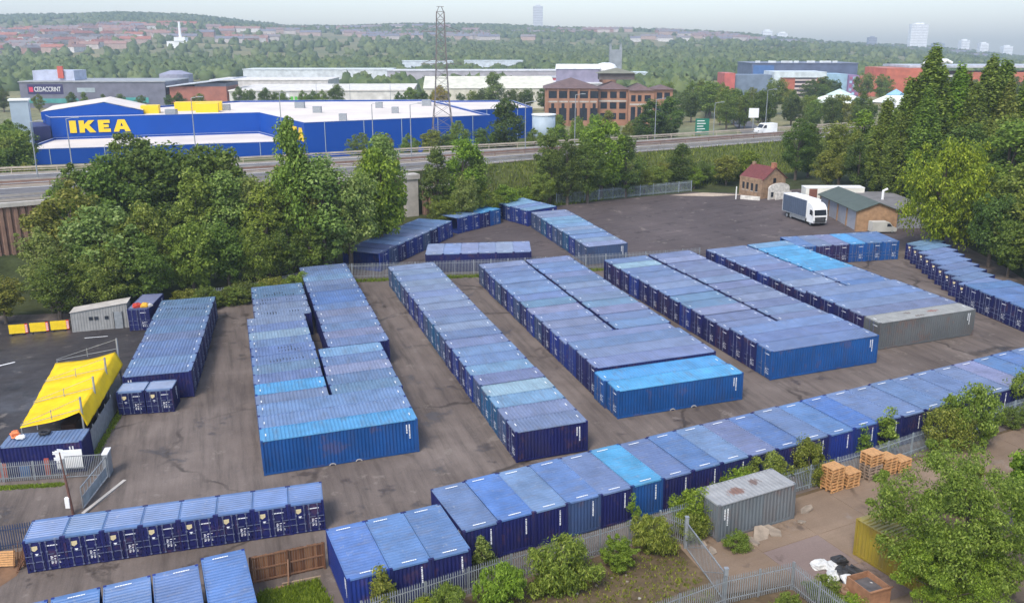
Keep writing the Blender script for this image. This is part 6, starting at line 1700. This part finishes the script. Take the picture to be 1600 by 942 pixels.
# embankment behind the back yard
belt([('egg0',-12.6,152,13.0,'dark',1.1),('egg2',-8.3,154,14.2,'bright',1.25),('round1',-7.6,149.8,8.6,'silver',.85),('egg1',-6.2,155,12,'mid',1.2),('egg0',7.0,168,12.8,'dark',1.2),('round2',10.2,166.5,12.2,'deep',.95),('round3',16.8,171.5,14.5,'bright',1.0),('round0',14,168,12,'dark',1.0),('egg1',21.6,172.5,11.6,'dark',1.2),('round1',5.5,163.5,6.5,'olive',1.2),('round0',-9.5,150.4,6,'mid',1.5),('round2',-4.5,153.8,6,'olive',1.5),('round3',-1.2,158.2,5.5,'bright',1.4),('round1',-11.8,148.8,5,'olive',1.5),('egg2',33.3,180.3,8.8,'deep',1.5),('round2',25.5,175.6,5.5,'olive',1.4),('round1',29,177.5,5,'mid',1.4),('round3',43,183,6,'olive',1.5),('round0',38,184,5,'dark',1.6),('round2',36,180,4.5,'bright',1.6),('round3',48,186,6.5,'bright',1.3),('bush0',13,178.5,3,'mid',1.4),('bush1',31,184,3.2,'olive',1.4),('bush2',28,182.5,2.6,'mid',1.4),('bush0',40.5,187.5,3,'bright',1.4),('bush1',45,190,3.2,'mid',1.5),('bush2',24,179.5,2.5,'olive',1.5),('bush0',20,178.5,3,'mid',1.5),('bush1',2,165.5,3.2,'bright',1.5),('bush2',-3,160.5,3.4,'mid',1.5)],
 'on the embankment behind the lorry park', 'trees on the embankment')
# poplars and others on the right
belt([('poplar0',71.5,160,26.5,'mid',1.67),('poplar1',68.6,161,21.5,'mid',1.59),('poplar2',76.4,160,23.5,'bright',1.59),('poplar0',81.6,160,24.6,'mid',1.67),('poplar1',84.4,161,24,'mid',1.59),('poplar2',88.6,159,23.5,'bright',1.67),('poplar0',93,160,22.5,'mid',1.74),('poplar1',74.2,162,23,'mid',1.67),('poplar2',79,163,22,'mid',1.74),('poplar0',86.5,165,23,'mid',1.74),('poplar1',66.2,164,18,'mid',1.74),('poplar2',91,164,23.5,'mid',1.74),('poplar0',70,157,20,'mid',1.7),('poplar1',77.5,156,20.5,'mid',1.7),('poplar2',83,156,21,'mid',1.7),('poplar0',88,155,20,'bright',1.7),('poplar1',66.8,159,16,'mid',1.7)], 'among the tall poplars', 'tall poplars', 'poplar', 'poplar')
tree('willow', 60.8, 127.0, 15.6, 'lime', 'broad bright lime green willow in front of the poplars', None, 'willow_tree', 'tree', 1.0)
belt([('round0',58,187,12.5,'deep',1.0),('round1',64.5,180,12.5,'mid',1.0),('round2',69,174,13,'dark',1.0),('egg1',61.5,190,11,'dark',1.4),('round3',76,178,14,'mid',1.0),('egg0',70,184,14,'bright',1.4),('round2',64.5,170,10.5,'deep',1.1),('round0',72,165,12,'deep',1.1),('egg2',84,176,15,'mid',1.3),('round1',60,173,8,'olive',1.2)],
 'in the wood behind the workshop', 'wood behind the workshop')
belt([('round0',68.5,130,11,'dark',1.0),('round1',63.5,118.5,10,'deep',1.0),('round2',66,112,9.5,'mid',1.1),('round3',69.5,122,13,'mid',1.1),('round0',64.2,106.5,9.5,'bright',.95),('round1',66.5,101,9,'lime',.9),('round2',72,114,14,'dark',1.1),('round3',63.5,113.5,7.5,'dark',1.0),('round2',69,106,11,'mid',1.0),('round3',62.5,96,6,'mid',1.0),('egg1',77,130,17,'bright',1.5),('round2',70.5,140,13,'mid',1.1),('round0',75,152,15,'dark',1.1),('round1',81,151,16,'mid',1.1),('round3',67.5,116.5,11,'mid',1.1),('egg2',74.5,137,17,'mid',1.6),('round0',80,146,17,'mid',1.0),('round1',72,147,12,'dark',1.0),('round3',86,140,18,'mid',1.0),('round0',66.5,134,6.5,'dark',1.0)],
 'behind the stepped navy containers', 'trees behind the stepped containers')
# planting beyond the highway in front of the store and office
belt([('round0',-37,224,8.5,'mid',1.2),('round1',-31.5,226,8,'olive',1.1),('round2',-25.5,229,8,'mid',1.1),('round3',-20,231,8.5,'olive',1.2),('round0',-13.5,234,10.5,'mid',1.1),('egg1',-1.5,241,15.5,'deep',1.6),('round1',-7,238,8.5,'dark',1.2),('round2',6,243,8,'bright',1.3),('round3',12,246,8.5,'bright',1.3),('round0',18,250,9,'bright',1.2),('round1',-16,233,7.5,'dark',1.2)],
 'along the foot of the blue store', 'trees along the blue store')
belt([('round0',20,286,7.8,'mid',1.0),('round1',26,290,8.1,'bright',.9),('egg2',30.5,296,8.7,'olive',1.3),('round2',34,272,7.2,'olive',1.0),('round3',38,280,7.8,'dark',1.0),('egg0',41,274,13.3,'deep',1.6),('round1',45,276,9.0,'deep',1.1),('egg1',48,282,13.7,'dark',1.7),('round2',30,262,5.2,'mid',1.2),('round0',52.5,262,5.2,'silver',.9),('round3',15,300,7.0,'mid',1.1),('round1',24,268,4.9,'olive',1.2)],
 'in front of the brick office', 'trees before the brick office')
r2 = random.Random(5)
rows = []
for k in range(34): rows.append((r2.choice(('round0','round1','round2','round3','egg0')), r2.uniform(62, 118), r2.uniform(285, 440), r2.uniform(10, 15), r2.choice(('dark','mid','mid','deep','olive')), r2.uniform(.9, 1.25)))
belt(rows, 'in the wooded ground beside the slip road', 'wood beside the slip road')
rows = []
for k in range(22): rows.append((r2.choice(('round0','round1','round2','round3')), -118 + k * 5.2 + r2.uniform(-1.5, 1.5) + (22 if k > 8 else 0), 405 + r2.uniform(-6, 6), r2.uniform(8, 12.5), r2.choice(('dark','mid','deep')), r2.uniform(.9, 1.15)))
rows.append(('round0', -30, 392, 12, 'autumn', 1.1)); rows.append(('egg1', -8, 400, 17, 'silver', 1.4))
belt(rows, 'in the row before the white retail sheds', 'trees before the retail sheds')
rows = []
for k in range(26):
    yy = r2.uniform(178, 248); xx = r2.uniform(-.62, -.536) * yy
    rows.append((r2.choice(('round0','round1','round2','round3','egg2')), xx, yy, r2.uniform(9, 13.5), r2.choice(('dark','mid','olive','silver')), r2.uniform(1.0, 1.3)))
rows = [a for a in rows if a[2] > h_far(a[1]) + 5]
belt(rows, 'in the thicket beside the plant tower', 'thicket beside the plant tower')
rows = [(r2.choice(('round0','round1','round2')), -112 + k * 5 + r2.uniform(-1, 1), float(h_far(-112 + k * 5)) + 12 + r2.uniform(0, 8), r2.uniform(6, 8), r2.choice(('dark','mid','olive')), 1.2) for k in range(7)]
belt(rows, 'hiding the low front of the blue store', 'trees before the low front of the store')
rows = [(r2.choice(('round0','round1','round2','egg1')), -235 + k * 9 + r2.uniform(-3, 3), 420 - r2.uniform(3, 20), r2.uniform(7, 11), r2.choice(('dark','mid','deep')), 1.1) for k in range(12)]
belt(rows, 'before the leisure hall', 'trees before the leisure hall')
rows = [(r2.choice(('round0','round1','round3')), 140 + k * 7 + r2.uniform(-2, 2), 470 + r2.uniform(-40, 30), r2.uniform(10, 15), r2.choice(('dark','deep','mid')), 1.15) for k in range(22)]
belt(rows, 'before the shopping centre', 'trees before the shopping centre')
rows = [(r2.choice(('round0','round1','round3')), 84 + k * 5 + r2.uniform(-2, 2), 262 + k * 3 + r2.uniform(-8, 14), r2.uniform(4.5, 6.5), r2.choice(('dark','olive','mid','bright')), 1.15) for k in range(12)]
belt(rows, 'below the marquees', 'trees below the marquees')

belt([(f'bush{k % 3}', -39.5 + 1.5 * k + r2.uniform(-.4, .4), 107.4 + .75 * k + (1.2 * k - 9 if k > 8 else 0) * .6 + r2.uniform(-.5, .3), r2.uniform(1.8, 3.0), r2.choice(('mid','dark','olive','bright')), 1.2) for k in range(11)],
 'at the foot of the tree belt fence', 'undergrowth before the tree belt fence', 'shrub', 'shrub')
# shrubs in the foreground
def shrub(key, x, y, h, col, label, w=1.0, name='shrub'): tree(key, x, y, h, col, label, None, name, 'shrub', w, gz(x, y))
shrub('sapling0', -7.6, 46.7, 3.4, 'olive', 'tall thin willow sapling before the strong blue container', 1.0, 'sapling')
shrub('bush0', -5.3, 46.3, 1.3, 'lime', 'low yellow-green bush at the foot of the front fence', 1.0)
shrub('spiky0', -3.7, 46.7, 1.9, 'mid', 'ragged green shrub beside the low yellow-green bush', .9)
shrub('spiky1', -0.8, 47.5, 2.7, 'bright', 'buddleia with long drooping leaves before the front fence', .85)
shrub('spiky0', 3.0, 49.1, 3.2, 'mid', 'largest drooping buddleia before the front fence', 1.0)
shrub('ball', 6.7, 51.2, 2.2, 'bright', 'round neatly domed bright green shrub before the front fence', 1.0)
shrub('spiky1', 9.2, 53.0, 2.6, 'olive', 'shrub with reddish tips by the corner of the compound gate', .85)
shrub('fir', -1.9, 50.9, 2.6, 'silver', 'small silvery conifer between the container row and the fence', .95, 'conifer')
shrub('bush1', -1.2, 50.9, 1.1, 'dark', 'dark low shrub beside the small silvery conifer', .8)
shrub('sapling1', 8.2, 55.6, 2.7, 'mid', 'slim sapling against the sky blue container', .8, 'sapling')
shrub('bush2', 12.3, 55.6, 3.0, 'bright', 'big bright bush beside the old grey container', .85)
shrub('bush0', 12.0, 54.2, 2.0, 'mid', 'green bush between the gate and the old grey container', .9)
shrub('bush1', 14.6, 52.9, 1.2, 'mid', 'low bush at the near corner of the old grey container', 1.1)
shrub('bush1', 16.0, 58.6, 2.7, 'bright', 'bush behind the middle of the old grey container', .85); shrub('bush2', 18.4, 60.0, 3.2, 'olive', 'bush behind the far end of the old grey container', .9)
shrub('sapling0', 14.0, 57.6, 2.3, 'mid', 'young tree behind the near end of the old grey container', 1.1, 'sapling'); shrub('bush0', 22.0, 61.7, 3.3, 'olive', 'bush behind the pallet stacks against the fence', .65)
shrub('sapling1', 29.3, 65.8, 4.0, 'mid', 'slim tree before the fence behind the last pallet stack', 1.1, 'sapling'); shrub('sapling0', 27.2, 65.4, 2.8, 'mid', 'slim sapling behind the tallest pallet stack', 1.1, 'sapling')
shrub('bush2', 36.6, 67.2, 5.0, 'mid', 'large dense bush in front of the far stretch of fence', .70); shrub('bush0', 34.2, 66.2, 3.6, 'olive', 'tall bush where the fence meets the pallet yard', .75)
shrub('bush1', 44.5, 72.9, 4.2, 'mid', 'bush at the far end of the row along the front fence', .9); shrub('bush1', 41.6, 70.2, 1.8, 'dark', 'low dark bush under the far fence', 1.0)
shrub('ball', 16.1, 46.1, 1.4, 'mid', 'round clipped bush at the lower edge behind the corner fence', 1.1); shrub('bush2', 18.5, 47.2, 1.7, 'mid', 'bush beside the heap of bags', .9); shrub('bush0', 19.3, 45.2, 1.8, 'bright', 'leafy bush between the corner fence and the brown skip', .8)
tree('big', 26.3, 47.2, 8.7, 'mid', 'big leafy tree overhanging the compound in the lower corner', None, 'tree', 'tree', 1.15)
tree('big', 24.6, 45.0, 5.6, 'bright', 'smaller bright tree below the big leafy tree', None, 'tree', 'tree', 1.0)
tree('round1', 33.2, 52.0, 7.2, 'bright', 'leafy tree rising behind the big tree in the lower corner', None, 'tree', 'tree', 1.0)
shrub('bush2', 31.0, 57.0, 2.6, 'mid', 'bush beyond the big leafy tree in the compound', 1.0); shrub('sapling1', 33.5, 60.0, 2.6, 'olive', 'small sapling standing in the compound beyond the big tree', 1.2, 'sapling')
# weeds along the fences and grass: uncountable
def tufts(name, n, region, hgt, seed, col, label, blades=5):
    rs = np.random.RandomState(seed); P = []
    while len(P) < n:
        x, y = region(rs); P.append((x, y, gz(x, y)))
    P = np.repeat(np.array(P), blades, 0); m = len(P)
    P[:, :2] += rs.normal(size=(m, 2)) * .08
    hh = hgt * rs.uniform(.4, 1.3, m); a = rs.uniform(0, 6.28, m); lean = rs.normal(size=(m, 2)) * .35 * hh[:, None]
    w_ = .025 + .03 * rs.uniform(size=m)
    d = np.stack([np.cos(a) * w_, np.sin(a) * w_, 0 * a], 1)
    tip = P + np.stack([lean[:, 0], lean[:, 1], hh], 1)
    v = np.stack([P - d, P + d, tip], 1).reshape(-1, 3); f = np.arange(m * 3).reshape(-1, 3)
    o = put(name, np_mesh(name, v, f, M['leaf']), color=col); tag(o, label, 'grass', kind='stuff')
def reg_poly(poly):
    xs_ = [p[0] for p in poly]; ys_ = [p[1] for p in poly]
    def inside(x, y):
        c = False; n = len(poly)
        for i in range(n):
            (x0, y0), (x1, y1) = poly[i], poly[i - 1]
            if (y0 > y) != (y1 > y) and x < (x1 - x0) * (y - y0) / (y1 - y0) + x0: c = not c
        return c
    def f(rs):
        while True:
            x, y = rs.uniform(min(xs_), max(xs_)), rs.uniform(min(ys_), max(ys_))
            if inside(x, y): return x, y
    return f
tufts('grass', 1100, reg_poly([(-8,44.5),(-0.5,48.6),(10.5,53.6),(12.3,47.3),(5,43)]), .16, 3, (1.3,1.15,.7), 'thin grass and weeds on the soil before the front fence')
tufts('grass', 2200, reg_poly([(-15.6,48.9),(-12.2,50.2),(-9.6,45.6),(-14.2,43.6)]), .30, 4, (1.2,1.3,.6), 'lush grass patch below the wooden fence', 7)
tufts('grass', 900, reg_poly([(6,42),(12.6,45.9),(17,47.6),(18.2,44),(16,40)]), .3, 5, (1.2,1.2,.7), 'grass inside the corner fence at the lower edge', 6)
tufts('grass', 700, reg_poly([(-42,63.0),(-34.2,63.6),(-34.2,63.2),(-42,62.4)]), .18, 6, (1.2,1.3,.7), 'grass strip at the foot of the short palisade')
tufts('grass', 500, reg_poly([(-34.1,67.9),(-35.7,77.0),(-35.3,77.0),(-33.8,67.9)]), .18, 7, (1.3,1.3,.7), 'weeds at the foot of the steel hoarding')
tufts('grass', 1500, reg_poly([(-24,118.6),(-5,119.9),(20,122.6),(20,121.9),(-5,119.0),(-24,117.6)]), .35, 8, (1.1,1.2,.7), 'grass along the fence between the yards', 6)
def zg(poly): return reg_poly(poly)
rs_ = np.random.RandomState(12); P = []
while len(P) < 9000:
    x = rs_.uniform(-6, 75); t_ = rs_.uniform(.6, 13); y = float(h_near(x)) - t_; P.append((x, y, gnd(x, y)))
P = np.array(P); m = len(P); hh = rs_.uniform(.3, .9, m); a = rs_.uniform(0, 6.28, m); d = np.stack([np.cos(a) * .12, np.sin(a) * .12, 0 * a], 1); tip = P + np.stack([rs_.normal(size=m) * .2, rs_.normal(size=m) * .2, hh], 1)
o = put('long_grass', np_mesh('long_grass', np.stack([P - d, P + d, tip], 1).reshape(-1, 3), np.arange(m * 3).reshape(-1, 3), M['leaf']), color=(.95,.95,.7)); tag(o, 'straw coloured long grass on the highway embankment', 'grass', kind='stuff')

# far woods reading as one mass: lumpy crowns over the valley and the hillside
def woods(name, n, sampler, size, seed, label, col):
    rs = np.random.RandomState(seed)
    # one lumpy low crown, many faces small enough to look leafy from two kilometres
    nu_, nv_ = 7, 5
    base = []
    for i in range(nv_ + 1):
        th = math.pi * i / nv_ * .62
        for k in range(nu_): base.append((math.sin(th) * math.cos(2 * math.pi * k / nu_), math.sin(th) * math.sin(2 * math.pi * k / nu_), math.cos(th)))
    base = np.array(base); fb = []
    for i in range(nv_):
        for k in range(nu_): fb.append((i * nu_ + k, (i + 1) * nu_ + k, (i + 1) * nu_ + (k + 1) % nu_, i * nu_ + (k + 1) % nu_))
    fb = np.array(fb)
    C = []
    while len(C) < n:
        p_ = sampler(rs)
        if p_ is not None: C.append(p_)
    C = np.array(C)
    zc = ground(C[:, 0], C[:, 1])
    s = size * rs.uniform(.55, 1.6, n)
    V = base[None] * (1 + rs.uniform(-.36, .36, (n, len(base), 1)))
    V = V * s[:, None, None] * np.array((1, 1, 1.15)) + np.stack([C[:, 0], C[:, 1], zc + s * .15], 1)[:, None]
    F = fb[None] + (np.arange(n) * len(base))[:, None, None]
    o = put(name, np_mesh(name, V.reshape(-1, 3), F.reshape(-1, 4), M['leaf_far']), color=col); tag(o, label, 'woodland', kind='stuff')
def hill_s(rs):
    az = rs.uniform(-.62, .62); D = rs.uniform(900, 2470) ** 1.0
    x, y = az * D, D
    d = math.sin(x / 130 + 1.3) + math.sin(y / 90 + x / 300) + math.sin((x - y) / 210) + .5 * math.sin(x / 47)
    if az < -.375 and 1120 < D < 1740: return None if rs.uniform() > .05 else (x, y)
    if -.42 < az < -.25 and 1370 < D < 1770 and rs.uniform() > .25: return None
    if -.26 < az < .5 and 1640 < D < 2240 and d < .6 and rs.uniform() > .15: return None
    if D > 2250: return (x, y)
    if d < (.35 if D < 1500 else .0) and rs.uniform() > .08: return None
    return (x, y)
woods('hillside_woodland', 15000, hill_s, 4.7, 31, 'dark hazy woodland covering the far hillside', (1.1,1.1,1.05))
def valley_s(rs):
    az = rs.uniform(-.60, .60); D = rs.uniform(520, 960); x, y = az * D, D
    d = math.sin(x / 60 + 2) + math.sin(y / 40 + x / 150) + math.sin((x + y) / 95)
    if d < .1 and D < 720: return None
    for (bx0, bx1, by0, by1) in ((-210,-80,690,735),(-90,50,635,672),(30,105,685,715),(-190,-100,555,605),(115,410,515,640),(10,45,556,585),(0,50,465,505),(-105,15,855,885),(-270,-232,680,720),(104,120,630,650)):
        if bx0 - 6 < x < bx1 + 6 and by0 - 45 < y < by1 + 4: return None
    return (x, y)
woods('valley_woodland', 3600, valley_s, 4.6, 32, 'belts of trees on the valley floor beyond the sheds', (1.05,1.1,.9))

# ================================================================ HAZE
m = bpy.data.materials.new('haze_air'); m.use_nodes = True
nt = m.node_tree; nt.nodes.clear()
out = nt.nodes.new('ShaderNodeOutputMaterial'); pv = nt.nodes.new('ShaderNodeVolumePrincipled')
pv.inputs['Color'].default_value = (0.70, 0.83, 1.0, 1); pv.inputs['Density'].default_value = HAZE_DENSITY; pv.inputs['Anisotropy'].default_value = 0.25
nt.links.new(pv.outputs[0], out.inputs['Volume'])
tag(MB().box(-2150, -60, -40, 2150, 3100, 150).build('haze', m), 'pale blue haze filling the air over the valley', 'haze', kind='stuff')
